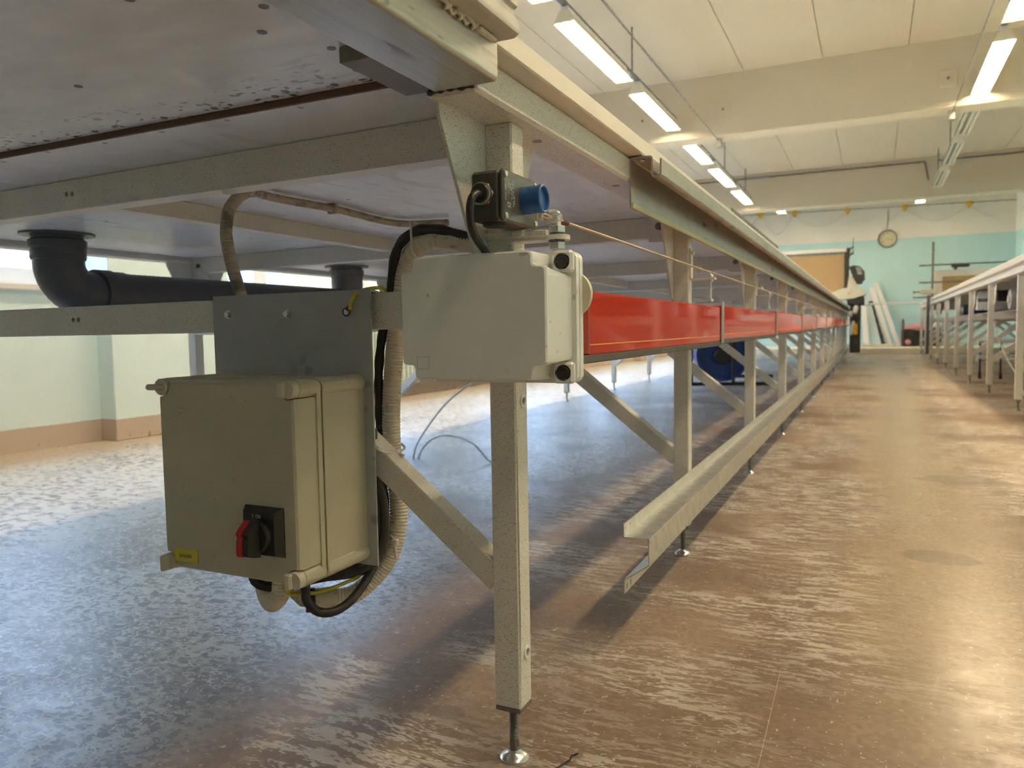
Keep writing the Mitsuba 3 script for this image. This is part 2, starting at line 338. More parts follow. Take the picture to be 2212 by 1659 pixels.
# ceiling: plaster above, slabs with open joints
ck = struct('ceiling', bx(XL - 0.3, XR + 0.3, YN - 0.3, YF + 0.3, ZC + 0.05, ZC + 0.3), 'mat_ceiling')
bays = [(YN, 2.98), (3.30, 9.25), (9.57, 15.47), (15.80, YF)]
xs = [XL] + [0.3075 + 0.842 * k for k in range(-4, 3)] + [XR]
for y0, y1 in bays:
    for x0, x1 in zip(xs[:-1], xs[1:]):
        part(ck, 'slab', rb(x0 + 0.003, x1 - 0.003, y0, y1, ZC, ZC + 0.06, 0.003), 'mat_ceiling')
for y0, y1 in ((2.98, 3.30), (9.25, 9.57), (15.47, 15.80)):
    struct('ceiling_beam', rb(XL, XR, y0, y1, 2.80, ZC + 0.02, 0.006), 'mat_ceiling')
# square blanking plates with a screw on the beam face
for i, (x, z) in enumerate(((-2.571, 3.086), (-1.609, 3.097), (0.676, 3.098))):
    n = ('left of', 'right of', 'far right of')[i]
    t = thing('cover_plate', ['small square cover plate on the beam face left of the nearest lamp row', 'small square cover plate on the beam face right of the left lamp row', 'small square cover plate on the beam face beside the lit right hand lamp'][i], 'cover plate', None)
    part(t, 'plate', rb(x - 0.085, x + 0.085, 9.240, 9.251, z - 0.085, z + 0.085, 0.003), 'mat_ceiling')
    part(t, 'screw', screw_head((x, 9.240, z), (0, -1, 0), 0.014, 0.006), 'mat_dark_steel')
# a raised step along the far wall
struct('floor_step', rb(XL, XR, 16.05, YF, 0.0, 0.115, 0.01), 'mat_tan')
# windows in the left wall
for i, (a, b) in enumerate(WIN):
    w = struct(f'window_{i + 1}')
    fx0, fx1 = XL - 0.20, XL - 0.13
    part(w, 'frame', cat(rb(fx0, fx1, a, b, ZS, ZS + 0.09), rb(fx0, fx1, a, b, ZT - 0.08, ZT), rb(fx0, fx1, a, a + 0.08, ZS, ZT), rb(fx0, fx1, b - 0.08, b, ZS, ZT)), 'mat_frame')
    t3 = (b - a) / 3
    part(w, 'mullion', rb(fx0, fx1, a + 0.45, a + 0.57, ZS, ZT), 'mat_frame')
    part(w, 'mullion', rb(fx0, fx1, b - 0.98, b - 0.86, ZS, ZT), 'mat_frame')
    for p0, p1 in ((a + 0.08, a + 0.45), (a + 0.57, b - 0.98), (b - 0.86, b - 0.08)):
        v = np.array([[XL - 0.165, p0, ZS + 0.09], [XL - 0.165, p1, ZS + 0.09], [XL - 0.165, p1, ZT - 0.08], [XL - 0.165, p0, ZT - 0.08]])
        part(w, 'pane', trimesh.Trimesh(v, [[0, 1, 2], [0, 2, 3]], process=False), 'mat_pane', smooth=False)
    part(w, 'sill', rb(XL - 0.13, XL + 0.05, a, b, ZS - 0.03, ZS + 0.002, 0.004), 'mat_white')
# outside
struct('ground', bx(-60, XL - 0.3, -60, 90, -1.3, -1.2), 'mat_ground', label='ground outside the windows')
bd = thing('building', 'yellow rendered building seen through the windows under the left table', 'building')
part(bd, 'wall', bx(-15.5, -14.0, -25, 9.0, -1.2, 5.5), 'mat_facade_pale')
part(bd, 'wall', bx(-15.5, -14.0, 9.0, 60, -1.2, 5.5), 'mat_facade')
for y in (-9.0, -3.0, 3.0, 13.2, 21.0, 28.0, 35.0):
    f = part(bd, 'window', cat(rb(-14.04, -13.97, y - 0.12, y + 2.3, 1.5, 1.62), rb(-14.04, -13.97, y - 0.12, y, 1.5, 4.3), rb(-14.04, -13.97, y + 2.18, y + 2.3, 1.5, 4.3), rb(-14.04, -13.97, y - 0.12, y + 2.3, 4.2, 4.3), rb(-14.04, -13.97, y + 1.0, y + 1.1, 1.5, 4.3)), 'mat_frame')
    part(f, 'pane', bx(-14.02, -13.99, y, y + 2.2, 1.6, 4.22), 'mat_glass_blue')

# ------------------------------------------------------------------ lamps
def lamp(x, y, lit, label, group=None, L=1.58):
    t = thing('batten_lamp', label, 'ceiling lamp', group)
    z0 = 2.90; w = 0.083
    refl = sheet([(-w, 0.0), (-0.042, 0.085), (0.042, 0.085), (w, 0.0)], 0.003)
    m = along_y(refl, 0, L); m.apply_translation((x, y, z0)); part(t, 'reflector', m, 'mat_reflector')
    endp = Polygon([(-w, 0), (w, 0), (0.042, 0.087), (-0.042, 0.087)])
    for yy in (y - 0.003, y + L):
        m = along_y(endp, 0, 0.003); m.apply_translation((x, yy, z0)); part(t, 'end_plate', m, 'mat_reflector')
    part(t, 'gear_tray', rb(x - 0.03, x + 0.03, y + 0.02, y + L - 0.02, z0 + 0.088, z0 + 0.13, 0.004), 'mat_frame')
    for s in (-0.036, 0.036):
        c = trimesh.creation.cylinder(0.0165, L - 0.09, sections=10); c.apply_transform(trimesh.transformations.rotation_matrix(math.pi / 2, (1, 0, 0))); c.apply_translation((x + s, y + L / 2, z0 + 0.028))
        if lit: part(t, 'tube', c, 'mat_lit', smooth=False, emitter={'type': 'area', 'radiance': {'type': 'rgb', 'value': list(TUBE)}})
        else: part(t, 'tube', c, 'mat_tube_off')
        for yy in (y + 0.022, y + L - 0.022):
            part(t, 'lamp_holder', rb(x + s - 0.016, x + s + 0.016, yy - 0.02, yy + 0.02, z0 + 0.012, z0 + 0.08, 0.003), 'mat_white')
    if y > 15:
        for yy in (y + 0.2, y + L - 0.2): part(t, 'hanger_rod', cyl((x, yy, z0 + 0.12), (x, yy, ZC), 0.008, 8), 'mat_pipe_grey')
    return t
LX, RX = -2.165, 0.965
left_y = [5.58 + 1.985 * k for k in range(-2, 0)] + [5.58, 7.57, 9.64, 11.64, 13.67]
names_l = {5.58: 'nearest fully visible lit lamp of the row above the left table', 7.57: 'second visible lit lamp of the left row, just before the ceiling beam', 9.64: 'lit lamp just beyond the ceiling beam in the left row', 11.64: 'middle one of the three lit lamps beyond the beam in the left row', 13.67: 'farthest of the three lit lamps beyond the beam in the left row'}
for y in left_y: lamp(LX, y, True, names_l.get(y, 'lit lamp of the left row at or above the top edge of the photo'), None if y in names_l else 'lamps outside the top edge, left row')
right_y = [5.62 + 1.99 * k for k in range(-3, 0)] + [5.62, 7.65, 9.64, 11.57, 13.56]
names_r = {5.62: 'lit twin tube lamp cut off by the top right corner of the photo', 7.65: 'lit twin tube lamp in the right row just before the beam', 9.64: 'unlit lamp just beyond the beam in the right row, nearest of three', 11.57: 'unlit lamp in the right row, middle of three', 13.56: 'unlit lamp in the right row, farthest of three'}
for y in right_y: lamp(RX, y, y < 9, names_r.get(y, 'lit lamp of the right row above the top edge of the photo'), None if y in names_r else 'lamps outside the top edge, right row')
lamp(-1.72, 15.84, True, 'small distant lit lamp beyond the far beam, above the brown paper sheet', L=1.02)
lamp(0.80, 15.84, True, 'small distant lit lamp beyond the far beam, right of the wall clock', L=1.02)
for nm, x, seg in (('left', LX, ((-4.4, 2.9), (3.4, 9.2), (9.6, 15.4))), ('right', RX, ((-4.4, 2.9), (3.4, 9.2), (9.6, 15.4)))):
    t = thing('lamp_trunking', f'grey steel trunking that carries the {nm} lamp row', 'trunking')
    for a, b in seg: part(t, 'rail', rb(x - 0.022, x + 0.022, a, b, 3.032, 3.062, 0.003), 'mat_pipe_grey')
    for y in ((-2.0, 1.0, 4.4, 7.42, 10.6, 12.6, 14.8) if nm == 'left' else (-2.0, 1.0, 4.4, 7.42, 10.6, 12.6, 14.8)):
        part(t, 'hanger_rod', cyl((x, y, 3.06), (x, y, ZC), 0.008, 8), 'mat_pipe_grey')
for nm, x in (('left', -1.68), ('right', 0.73)):
    t = thing('tension_cable', f'thin tensioned cable along the ceiling beside the {nm} lamp row', 'cable')
    part(t, 'wire', cyl((x, -4.8, 2.77), (x, 9.42, 2.77), 0.005, 6), 'mat_pipe_grey')
    part(t, 'bracket', rb(x - 0.03, x + 0.03, 9.36, 9.46, 2.70, 2.80, 0.004), 'mat_alu')
t = whole('ceiling_cable', cat(cyl((XL, 15.45, 3.42), (0.80, 15.45, 3.42), 0.012, 6), cyl((0.80, 15.45, 3.42), (0.86, 15.45, 3.1), 0.012, 6), cyl((1.0, 15.45, 3.42), (XR, 15.45, 3.42), 0.012, 6)), 'mat_pipe_grey', 'grey cable clipped along the top of the far ceiling beam', 'cable')

# ------------------------------------------------------------------ left cutting table
NX0, NX1 = -0.428, -0.392
LX0, LX1 = -2.150, -2.114
NY = [0.834, 1.803, 2.923, 4.052, 5.17, 6.30, 7.45, 8.60, 9.75, 10.9, 12.05, 13.2, 14.35]
LY = [0.88] + [y * 1.055 for y in NY[1:]]
YE = 15.4
tb = thing('cutting_table', 'long cream steel cutting table filling the left half of the photo', 'table')
def leg(parent, x0, x1, y0, ztop, near=False, zb=0.0735, mat='mat_cream', detail=True):
    m = rb(x0, x1, y0, y0 + 0.035, zb, ztop, 0.0022)
    if near:
        w = [(-0.0, 0.10), (0.0, 0.115), (0.0, 0.42)]
        wedge = hull([(x1 - 0.012, y0 - 0.001, z) for z in (0.11, 0.44)] + [(x1 + 0.001, y0 + 0.0012, 0.105), (x1 + 0.001, y0 + 0.0048, 0.19), (x1 + 0.001, y0 + 0.0042, 0.30), (x1 + 0.001, y0 + 0.0016, 0.445), (x1 - 0.012, y0 + 0.0045, 0.19), (x1 - 0.012, y0 + 0.0045, 0.30), (x1 + 0.001, y0 + 0.0010, 0.28)])
        wedge = hull([(x1 + dx, y0 + yy, z) for dx in (-0.014, 0.002) for yy, z in ((0.0024, 0.45), (0.0012, 0.30), (0.0016, 0.20), (0.0022, 0.105), (0.0048, 0.20), (0.0042, 0.30))])
        holes = [cyl((x1 - 0.02, 0.8545, z), (x1 + 0.01, 0.8545, z), 0.0055, 14) for z in (0.4634, 0.1423)]
        m = minus(m, wedge, *holes)
    l = part(parent, 'leg', m, mat)
    xc, yc = (x0 + x1) / 2, y0 + 0.0175
    part(l, 'end_cap', rb(x0 + 0.0003, x1 - 0.0003, y0 + 0.0003, y0 + 0.0347, zb - 0.0052, zb + 0.001, 0.001), 'mat_dark_steel')
    if near:
        part(l, 'spindle', cat(thread((xc, yc, 0.026), (xc, yc, zb - 0.004), 0.0066, 0.0024, 20), hexa(0.0068, 0.011, (xc, yc, 0.0155)), cyl((xc, yc, 0.010), (xc, yc, 0.0158), 0.0058)), 'mat_dark_steel')
        for z in (0.4634, 0.1423):
            r = lathe([(0.0048, -0.012), (0.0048, 0.0012), (0.0058, 0.0022), (0.0082, 0.0012), (0.0086, 0.0), (0.0052, -0.012), (0.0048, -0.012)], (x1, 0.8545, z), (1, 0, 0), 24)
            ring = trimesh.creation.annulus(0.0050, 0.0086, 0.0026); ring = orient(ring, (x1 + 0.0006, 0.8545, z), (1, 0, 0))
            part(l, 'grommet', ring, 'mat_white')
    else:
        part(l, 'spindle', cyl((xc, yc, 0.008), (xc, yc, zb - 0.004), 0.0062, 10), 'mat_dark_steel')
    prof = [(0.0192, 0.0), (0.0196, 0.0018), (0.0188, 0.0034), (0.0150, 0.0062), (0.0105, 0.0088), (0.0088, 0.0112), (0.0080, 0.0128), (0.006, 0.0128)] if detail else [(0.0192, 0.0), (0.0188, 0.0034), (0.0105, 0.0088), (0.0080, 0.0128)]
    part(l, 'foot', lathe(prof, (xc, yc, 0.0), n=36 if near else 14), 'mat_steel')
    return l
ZR0, ZR1 = 0.800, 0.841
for k, (y, yl) in enumerate(zip(NY, LY)):
    mt = 'mat_cream' if k < 4 else 'mat_cream_far'
    leg(tb, NX0, NX1, y, ZR0, near=(k == 0), mat=mt, detail=k < 3)
    leg(tb, LX0, LX1, yl, ZR0, mat=mt, detail=k < 3)
    p = lambda x, z: (x, y + 0.019 + (yl - y) * (NX0 - x) / (NX0 - LX1), z)
    ub = beam(p(NX0 - 0.02, 0.7925), p(LX1 + 0.0, 0.7925), 0.038, 0.051)
    lbm = beam(p(NX0 + 0.001, 0.580), p(LX1 - 0.0, 0.580), 0.038, 0.049)
    if k == 0:
        hs = [cyl((x, 0.80, z), (x, 0.850, z), 0.0042, 14) for x, z in ((-1.2379, 0.7948), (-1.2225, 0.7937), (-1.239, 0.5822), (-1.2246, 0.5820))]
        hs = [orient(trimesh.creation.cylinder(0.0044, 0.05, sections=16), (x, 0.834 + 0.01 + (yl - y) * (NX0 - x) / (NX0 - LX1), z), (0, 1, 0)) for x, z in ((-1.2379, 0.7948), (-1.2225, 0.7937), (-1.239, 0.5822), (-1.2246, 0.5820))]
        ub = minus(ub, hs[0], hs[1]); lbm = minus(lbm, hs[2], hs[3])
    part(tb, 'upper_beam', ub, mt); part(tb, 'lower_beam', lbm, mt)
    # braces from the legs up to the lower beam
    yb = y + 0.018
    part(tb, 'brace', beam((NX0 + 0.004, yb, 0.236), (-0.835, yb + (yl - y) * 0.24, 0.556), 0.030, 0.034), mt)
    part(tb, 'brace', beam((LX1 - 0.004, yl + 0.018, 0.236), (-1.70, yl + 0.018 - (yl - y) * 0.24, 0.556), 0.030, 0.034), mt)
    # gusset plates in line with the table edge
    for xg, yy in ((NX0 - 0.0015, y), (LX1 + 0.0015, yl)):
        gp = Polygon([(yy - 0.108, 0.800), (yy + 0.002, 0.800), (yy + 0.002, 0.615), (yy - 0.020, 0.625), (yy - 0.106, 0.785)])
        m = along_x(gp, xg - 0.002, xg + 0.002); part(tb, 'gusset', m, mt, smooth=False)
        gp = Polygon([(yy + 0.033, 0.800), (yy + 0.143, 0.800), (yy + 0.141, 0.785), (yy + 0.055, 0.625), (yy + 0.033, 0.615)])
        m = along_x(gp, xg - 0.002, xg + 0.002); part(tb, 'gusset', m, mt, smooth=False)
    if k >= 1:
        b = part(tb, 'beam_bracket', rb(-0.487, -0.428, y - 0.003, y + 0.004, 0.757, 0.8185, 0.001), mt)
        if k < 5: part(b, 'bolt', cat(hexa(0.006, 0.005, (-0.462, y - 0.003, 0.794), (0, -1, 0)), lathe([(0.009, 0), (0.009, 0.0015)], (-0.462, y - 0.003, 0.794), (0, -1, 0))), 'mat_dark_steel')
        b = part(tb, 'beam_bracket', rb(LX1, LX1 + 0.075, yl - 0.004, yl + 0.004, 0.745, 0.8185, 0.001), mt)
        if k < 3: part(b, 'bolt', hexa(0.008, 0.006, (LX1 + 0.035, yl - 0.004, 0.79), (0, -1, 0)), 'mat_dark_steel')
part(tb, 'weld_seam', sweep([(NX0 - 0.001, NY[0] - 0.001, z) for z in np.linspace(0.70, 0.785, 12)], lambda s: 0.0028 + 0.0008 * math.sin(s * 400), 8, 0.003), 'mat_cream')
# side rails, table edge, boards
part(tb, 'side_rail', cat(rb(-0.436, -0.374, 0.712, YE, ZR0, ZR1, 0.004)), 'mat_cream')
part(tb, 'side_rail', rb(-2.168, -2.106, 0.712, YE, ZR0, ZR1, 0.004), 'mat_cream')
part(tb, 'edge_profile', rb(-0.395, -0.350, 0.712, YE, 0.8415, 0.868, 0.002), 'mat_edge')
part(tb, 'edge_profile', rb(-2.192, -2.147, 0.712, YE, 0.8415, 0.868, 0.002), 'mat_edge')
ys = [0.705, 3.00, 5.45, 7.9, 10.35, 12.8, YE]
for a, b in zip(ys[:-1], ys[1:]):
    part(tb, 'board', rb(-2.100, -0.442, a + 0.001, b - 0.001, 0.8185, 0.8405, 0.001), 'mat_board')
    part(tb, 'top_sheet', rb(-2.146, -0.396, a + 0.001, b - 0.001, 0.8415, 0.868, 0.001), 'mat_top')
for a, b in zip(NY[:-1], NY[1:]):
    part(tb, 'long_beam', rb(-1.268, -1.236, a + 0.075, b + 0.02, 0.783, 0.8185, 0.0015), 'mat_cream')
for (x, y) in [(-0.4033, 0.9376), (-0.4065, 1.2887)]:
    part(tb, 'rail_screw', lathe([(0.007, 0), (0.006, 0.0012)], (x, y, 0.8), (0, 0, -1), 14), 'mat_plate')
for x in np.arange(-1.65, -0.5, 0.115):
    part(tb, 'board_screw', lathe([(0.0042, 0), (0.0035, 0.0006)], (x, 0.722 + 0.004 * math.sin(x * 30), 0.8186), (0, 0, -1), 12), 'mat_plate')
for x, y in ((-0.62, 1.14), (-0.71, 1.0), (-0.95, 1.25), (-1.6, 1.2), (-1.55, 1.6), (-0.8, 1.5), (-1.75, 1.0)):
    part(tb, 'board_screw', lathe([(0.0042, 0), (0.0035, 0.0006)], (x, y, 0.8186), (0, 0, -1), 12), 'mat_dark_steel')
# the raised end strip on the table
whole('edge_strip', rb(-0.356, -0.352, 2.175, 3.30, 0.868, 0.880, 0.0008), 'mat_dark_steel', 'thin dark steel strip standing on the edge of the left table', 'metal strip')
# near end extension: worn panel between galvanised beams
part(tb, 'extension_panel', rb(-2.05, -0.37, -3.4, 0.699, 0.8225, 0.845, 0.0012), 'mat_panel', label='worn white laminated panel at the near end of the table')
part(tb, 'panel_edge', rb(-2.05, -0.44, 0.700, 0.7045, 0.8150, 0.8400, 0.0006), 'mat_ply', label='dark brown raw plywood edge')
EX_SCREWS = [(-0.62, 0.687), (-0.715, 0.687), (-0.80, 0.687), (-0.93, 0.688), (-1.03, 0.688), (-0.535, 0.686), (-0.485, 0.66), (-0.50, 0.54), (-0.78, 0.56), (-0.98, 0.44), (-0.545, 0.44), (-1.05, 0.6), (-0.47, 0.60), (-0.46, 0.50)]
for x, y in EX_SCREWS:
    part(tb, 'panel_screw', cat(lathe([(0.0045, 0), (0.0045, 0.0007), (0.003, 0.0007), (0.0028, 0.0003)], (x, y, 0.8226), (0, 0, -1), 16)), 'mat_dark_steel')
gsec = sheet(bend([(-0.352, 0.8395), (-0.3457, 0.8395), (-0.3457, 0.8030), (-0.4205, 0.8030), (-0.4205, 0.8225)], 0.0045), 0.0022)
part(tb, 'galvanised_beam', along_y(gsec, -3.4, 0.703), 'mat_galv_dirty', smooth=25, label='scratched galvanised channel under the table end')
part(tb, 'beam_foot', rb(-0.462, -0.421, 0.60, 0.715, 0.807, 0.822, 0.001), 'mat_iron')
part(tb, 'foam_strip', sweep([(-0.428, 0.705, 0.8025), (-0.40, 0.704, 0.8035), (-0.385, 0.705, 0.8025), (-0.372, 0.705, 0.8035)], lambda s: 0.0026 + 0.001 * math.sin(s * 500), 8, 0.003), 'mat_rubber', label='torn dark foam strip')
usec = Polygon([(-0.392, 0.8405), (-0.326, 0.8405), (-0.3205, 0.8435), (-0.3195, 0.848), (-0.3210, 0.857), (-0.3245, 0.861), (-0.3245, 0.868), (-0.3215, 0.870), (-0.3215, 0.875), (-0.327, 0.883), (-0.336, 0.890), (-0.392, 0.890)])
part(tb, 'edge_moulding', along_y(usec, -3.4, 0.7035), 'mat_moulding', smooth=35, label='worn moulded edge of the table end')
part(tb, 'end_fill', rb(-2.05, -0.392, -3.4, 0.70, 0.8455, 0.888, 0.001), 'mat_top')
for yy in (-3.3, -1.2):
    for x0 in (-0.46, -2.05):
        leg(tb, x0, x0 + 0.036, yy, 0.8225, detail=False)
    part(tb, 'lower_beam', rb(-2.02, -0.455, yy, yy + 0.035, 0.555, 0.605), 'mat_cream')
# crumpled cable tie stub between beam and moulding
part(tb, 'tie_scrap', cat(*[sweep([(-0.3455 + 0.004 * math.sin(i * 2.1), 0.585 + i * 0.0125, 0.8405), (-0.3395 + 0.002 * math.cos(i * 3.0), 0.592 + i * 0.0125, 0.8355), (-0.343, 0.598 + i * 0.0125, 0.8345), (-0.3405, 0.604 + i * 0.0125, 0.8395)], 0.0017, 6, 0.002) for i in range(5)], rb(-0.3445, -0.3375, 0.655, 0.690, 0.8352, 0.8385, 0.001)), 'mat_tie', label='crumpled beige plastic scrap')

# ------------------------------------------------------------------ guide rail with yellow strip
gr = thing('guide_rail', 'bent grey metal guide rail bolted along the edge of the left table', 'guide rail')
prof = sheet(bend([(-0.3725, 0.7550), (-0.3725, 0.8375), (-0.3350, 0.8375), (-0.3350, 0.8035), (-0.3205, 0.8035), (-0.3205, 0.8325)], 0.005), 0.0028)
part(gr, 'channel', along_y(prof, 1.262, YE - 0.3), 'mat_alu', smooth=35)
part(gr, 'yellow_strip', rb(-0.3711, -0.3685, 1.266, YE - 0.35, 0.7552, 0.7645, 0.0004), 'mat_yellow_strip', label='dull yellow plastic strip along the lower edge')
part(gr, 'bolt', cat(lathe([(0.0062, 0), (0.0062, 0.002), (0.004, 0.0035)], (-0.357, 1.275, 0.836), (0, 0, -1), 16)), 'mat_steel')
for y in (1.42, 1.62, 1.95, 2.3, 2.7): part(gr, 'rivet', lathe([(0.003, 0), (0.002, 0.001)], (-0.3711, y, 0.797), (1, 0, 0), 10), 'mat_alu')

# ------------------------------------------------------------------ red power track
tr = thing('power_track', 'glossy red enclosed conductor rail hung along the left table', 'power rail')
segs = [0.875] + [y + 0.012 for y in NY[1:]]
zt = lambda y: 0.0040 * (y - 0.88)
for i, (a, b) in enumerate(zip(segs[:-1], segs[1:])):
    dz = zt((a + b) / 2)
    s = part(tr, 'section', rb(-0.3715, -0.318, a + 0.022, b - 0.018, 0.5165 + dz, 0.5965 + dz, 0.0022), 'mat_red')
    part(s, 'stripe', rb(-0.3182, -0.3176, a + 0.022, b - 0.018, 0.5288 + dz, 0.5305 + dz, 0.0002), 'mat_orange', label='thin orange line')
    part(tr, 'contact_strip', rb(-0.366, -0.3188, a - 0.001, b, 0.5065 + dz, 0.5168 + dz, 0.001), 'mat_dark_strip')
for k, y in enumerate(NY[1:]):
    dz = zt(y); y0 = y + 0.002
    c = part(tr, 'clamp', along_y(sheet([(-0.3165, 0.5110 + dz), (-0.3155, 0.6070 + dz), (-0.3745, 0.6070 + dz), (-0.3735, 0.5110 + dz)], 0.0022), y0, y0 + 0.026), 'mat_zinc', smooth=35)
    if k < 6:
        part(c, 'screw', lathe([(0.003, 0), (0.002, 0.001)], (-0.315, y0 + 0.013, 0.523 + dz), (1, 0, 0), 10), 'mat_steel')
    h = part(tr, 'hanger_bracket', cat(along_y(sheet([(-0.3893, 0.737), (-0.3893, 0.6655), (-0.332, 0.6655)], 0.0050), y + 0.002, y + 0.024)), 'mat_edge', smooth=35)
    yc = y + 0.013
    if k < 8:
        part(h, 'threaded_rod', cat(cyl((-0.3445, yc, 0.606 + dz), (-0.3445, yc, 0.681), 0.0035, 10)), 'mat_zinc')
        part(h, 'nut', hexa(0.0075, 0.006, (-0.3445, yc, 0.6685)), 'mat_zinc'); part(h, 'nut', hexa(0.0075, 0.006, (-0.3445, yc, 0.6575)), 'mat_zinc'); part(h, 'nut', hexa(0.0075, 0.006, (-0.3445, yc, 0.6085 + dz)), 'mat_zinc')
        part(h, 'bolt', hexa(0.0065, 0.006, (-0.388, yc, 0.728), (1, 0, 0)), 'mat_zinc')
        part(h, 'eyelet', orient(trimesh.creation.torus(0.008, 0.0018, major_sections=16, minor_sections=8), (-0.373, yc, 0.689), (0, 1, 0)), 'mat_steel')

# ------------------------------------------------------------------ pull wire and rope switch
wr = thing('pull_wire', 'thin brown coated pull wire stretched along the left table', 'wire')
pw = [(-0.347, 0.874, 0.6845), (-0.352, 0.93, 0.686)] + [(-0.366, y + 0.013, 0.689) for y in NY[1:10]]
part(wr, 'wire', sweep(pw, 0.0022, 8, 0.5, straight=True), 'mat_copper')
part(wr, 'ferrule', cat(cyl((-0.3485, 0.862, 0.6835), (-0.3495, 0.905, 0.6850), 0.0034, 10)), 'mat_maroon')
rs = thing('rope_switch', 'dark grey rope pull switch with a round blue button on the front leg', 'switch')
part(rs, 'housing', rb(-0.400, -0.366, 0.744, 0.832, 0.6705, 0.7245, 0.003), 'mat_switch')
cv = part(rs, 'cover', rb(-0.3655, -0.3595, 0.7435, 0.8325, 0.6695, 0.7252, 0.0022), 'mat_cover', label='slightly shiny dark cover plate with white print')
for y, z in ((0.7485, 0.7195), (0.8275, 0.7195), (0.7485, 0.6755), (0.8275, 0.6755)):
    part(cv, 'screw', cat(lathe([(0.0034, 0), (0.0034, 0.0012), (0.0026, 0.0018)], (-0.3596, y, z), (1, 0, 0), 16)), 'mat_nickel')
def print_on(text, y, z, h, parent=cv, x=-0.3594):
    m = meshkit.text_mesh(text, h, 0.0003); m = orient(m, (x, y, z), (1, 0, 0), (0, 1, 0)); part(parent, 'print', m, 'mat_print', smooth=False)
def print_up(text, y, z, h, parent=cv, x=-0.3594):
    m = meshkit.text_mesh(text, h, 0.0003); m = orient(m, (x, y, z), (1, 0, 0), (0, 0, 1)); part(parent, 'print', m, 'mat_print', smooth=False)
print_on('CE', 0.7515, 0.685, 0.0055)
for i, (y, z0, z1) in enumerate(((0.7475, 0.690, 0.710), (0.7560, 0.700, 0.716), (0.7595, 0.704, 0.716), (0.7632, 0.695, 0.716), (0.7668, 0.687, 0.716), (0.7700, 0.688, 0.700))):
    n = int((z1 - z0) / 0.0022); bits = [bx(-0.3596, -0.3592, y, y + 0.0011, z0 + j * 0.0022, z0 + j * 0.0022 + 0.0013) for j in range(n) if (j * 7 + i) % 5]
    part(cv, 'print', cat(*bits), 'mat_print', smooth=False)
part(rs, 'button', lathe([(0.0155, 0.0), (0.0160, 0.003), (0.0152, 0.016), (0.0162, 0.021), (0.0158, 0.0238), (0.0142, 0.0246), (0.0130, 0.0240), (0.0122, 0.0205), (0.0, 0.0205)], (-0.3597, 0.7985, 0.6985), (1, 0, 0), 40), 'mat_blue', label='round blue button with a recessed face')
part(rs, 'plug', lathe([(0.013, 0), (0.013, 0.003), (0.010, 0.0045)], (-0.383, 0.785, 0.7245), (0, 0, 1), 24), 'mat_black')
part(rs, 'plug', lathe([(0.0125, 0), (0.0125, 0.004), (0.010, 0.005)], (-0.381, 0.762, 0.6705), (0, 0, -1), 24), 'mat_black')
gl = part(rs, 'cable_gland', cat(lathe([(0.0112, 0), (0.0112, 0.0065), (0.0124, 0.0070), (0.0124, 0.0085), (0.0108, 0.0095)], (-0.3835, 0.744, 0.699), (0, -1, 0), 32), hexa(0.0128, 0.0035, (-0.3835, 0.744, 0.699), (0, -1, 0))), 'mat_nickel', label='nickel cable gland')
part(gl, 'grip', lathe([(0.0106, 0), (0.0106, 0.0022), (0.0098, 0.0035), (0.0050, 0.0038)], (-0.3835, 0.7352, 0.699), (0, -1, 0), 24), 'mat_black')
part(rs, 'cable', sweep([(-0.3835, 0.736, 0.699), (-0.3840, 0.722, 0.6955), (-0.3860, 0.7165, 0.685), (-0.3890, 0.722, 0.667), (-0.3940, 0.742, 0.6535), (-0.4005, 0.775, 0.6430), (-0.404, 0.80, 0.630)], 0.0045, 14, 0.004), 'mat_black')
# bracket with eye bolt and clamped loop under the switch
eb = thing('eye_bolt_bracket', 'cream flat bracket with a zinc bolt and lock nuts beside the blue button', 'bracket')
part(eb, 'plate', cat(rb(-0.432, -0.345, 0.826, 0.8335, 0.661, 0.6685, 0.001), prism(Point(0, 0).buffer(0.0145).union(sbox(-0.055, -0.0145, 0, 0.0145)), 0.0055, (-0.3395, 0.848, 0.6575), (0, 0, 1), (1, 0, 0)), rb(-0.388, -0.3725, 0.820, 0.8345, 0.6625, 0.670, 0.0012)), 'mat_cream', smooth=35)
cx, cy = -0.3400, 0.846
part(eb, 'bolt', thread((cx, cy, 0.640), (cx, cy, 0.6895), 0.0056, 0.0018, 20), 'mat_zinc')
part(eb, 'nut', hexa(0.0106, 0.0080, (cx, cy, 0.6658)), 'mat_zinc'); part(eb, 'nut', hexa(0.0100, 0.0085, (cx, cy, 0.6465)), 'mat_zinc')
for z in (0.6632, 0.6558):
    part(eb, 'lock_washer', cat(lathe([(0.0098, 0), (0.0098, 0.0010)], (cx, cy, z), n=24), *[rb(cx + 0.0088 * math.cos(a) - 0.0011, cx + 0.0088 * math.cos(a) + 0.0011, cy + 0.0088 * math.sin(a) - 0.0011, cy + 0.0088 * math.sin(a) + 0.0011, z - 0.0003, z + 0.0016, 0.0003) for a in np.linspace(0, 2 * math.pi, 12, endpoint=False)]), 'mat_dark_steel')
part(wr, 'thimble', sweep([(-0.3555, 0.856, 0.6925), (-0.3525, 0.862, 0.6945), (-0.3475, 0.864, 0.6935), (-0.3435, 0.866, 0.6890), (-0.3440, 0.868, 0.6855)], 0.0026, 10, 0.002), 'mat_zinc')
part(wr, 'loop', sweep([(-0.3487, 0.862, 0.6837), (-0.3520, 0.852, 0.6862), (-0.3565, 0.845, 0.6888), (-0.359, 0.842, 0.6865), (-0.355, 0.847, 0.684), (-0.3487, 0.862, 0.6833)], 0.0022, 8, 0.002), 'mat_copper')
part(rs, 'pull_ring', orient(trimesh.creation.torus(0.0088, 0.0016, major_sections=24, minor_sections=8), (-0.3580, 0.846, 0.6915), (0.9, 0.25, 0)), 'mat_zinc')
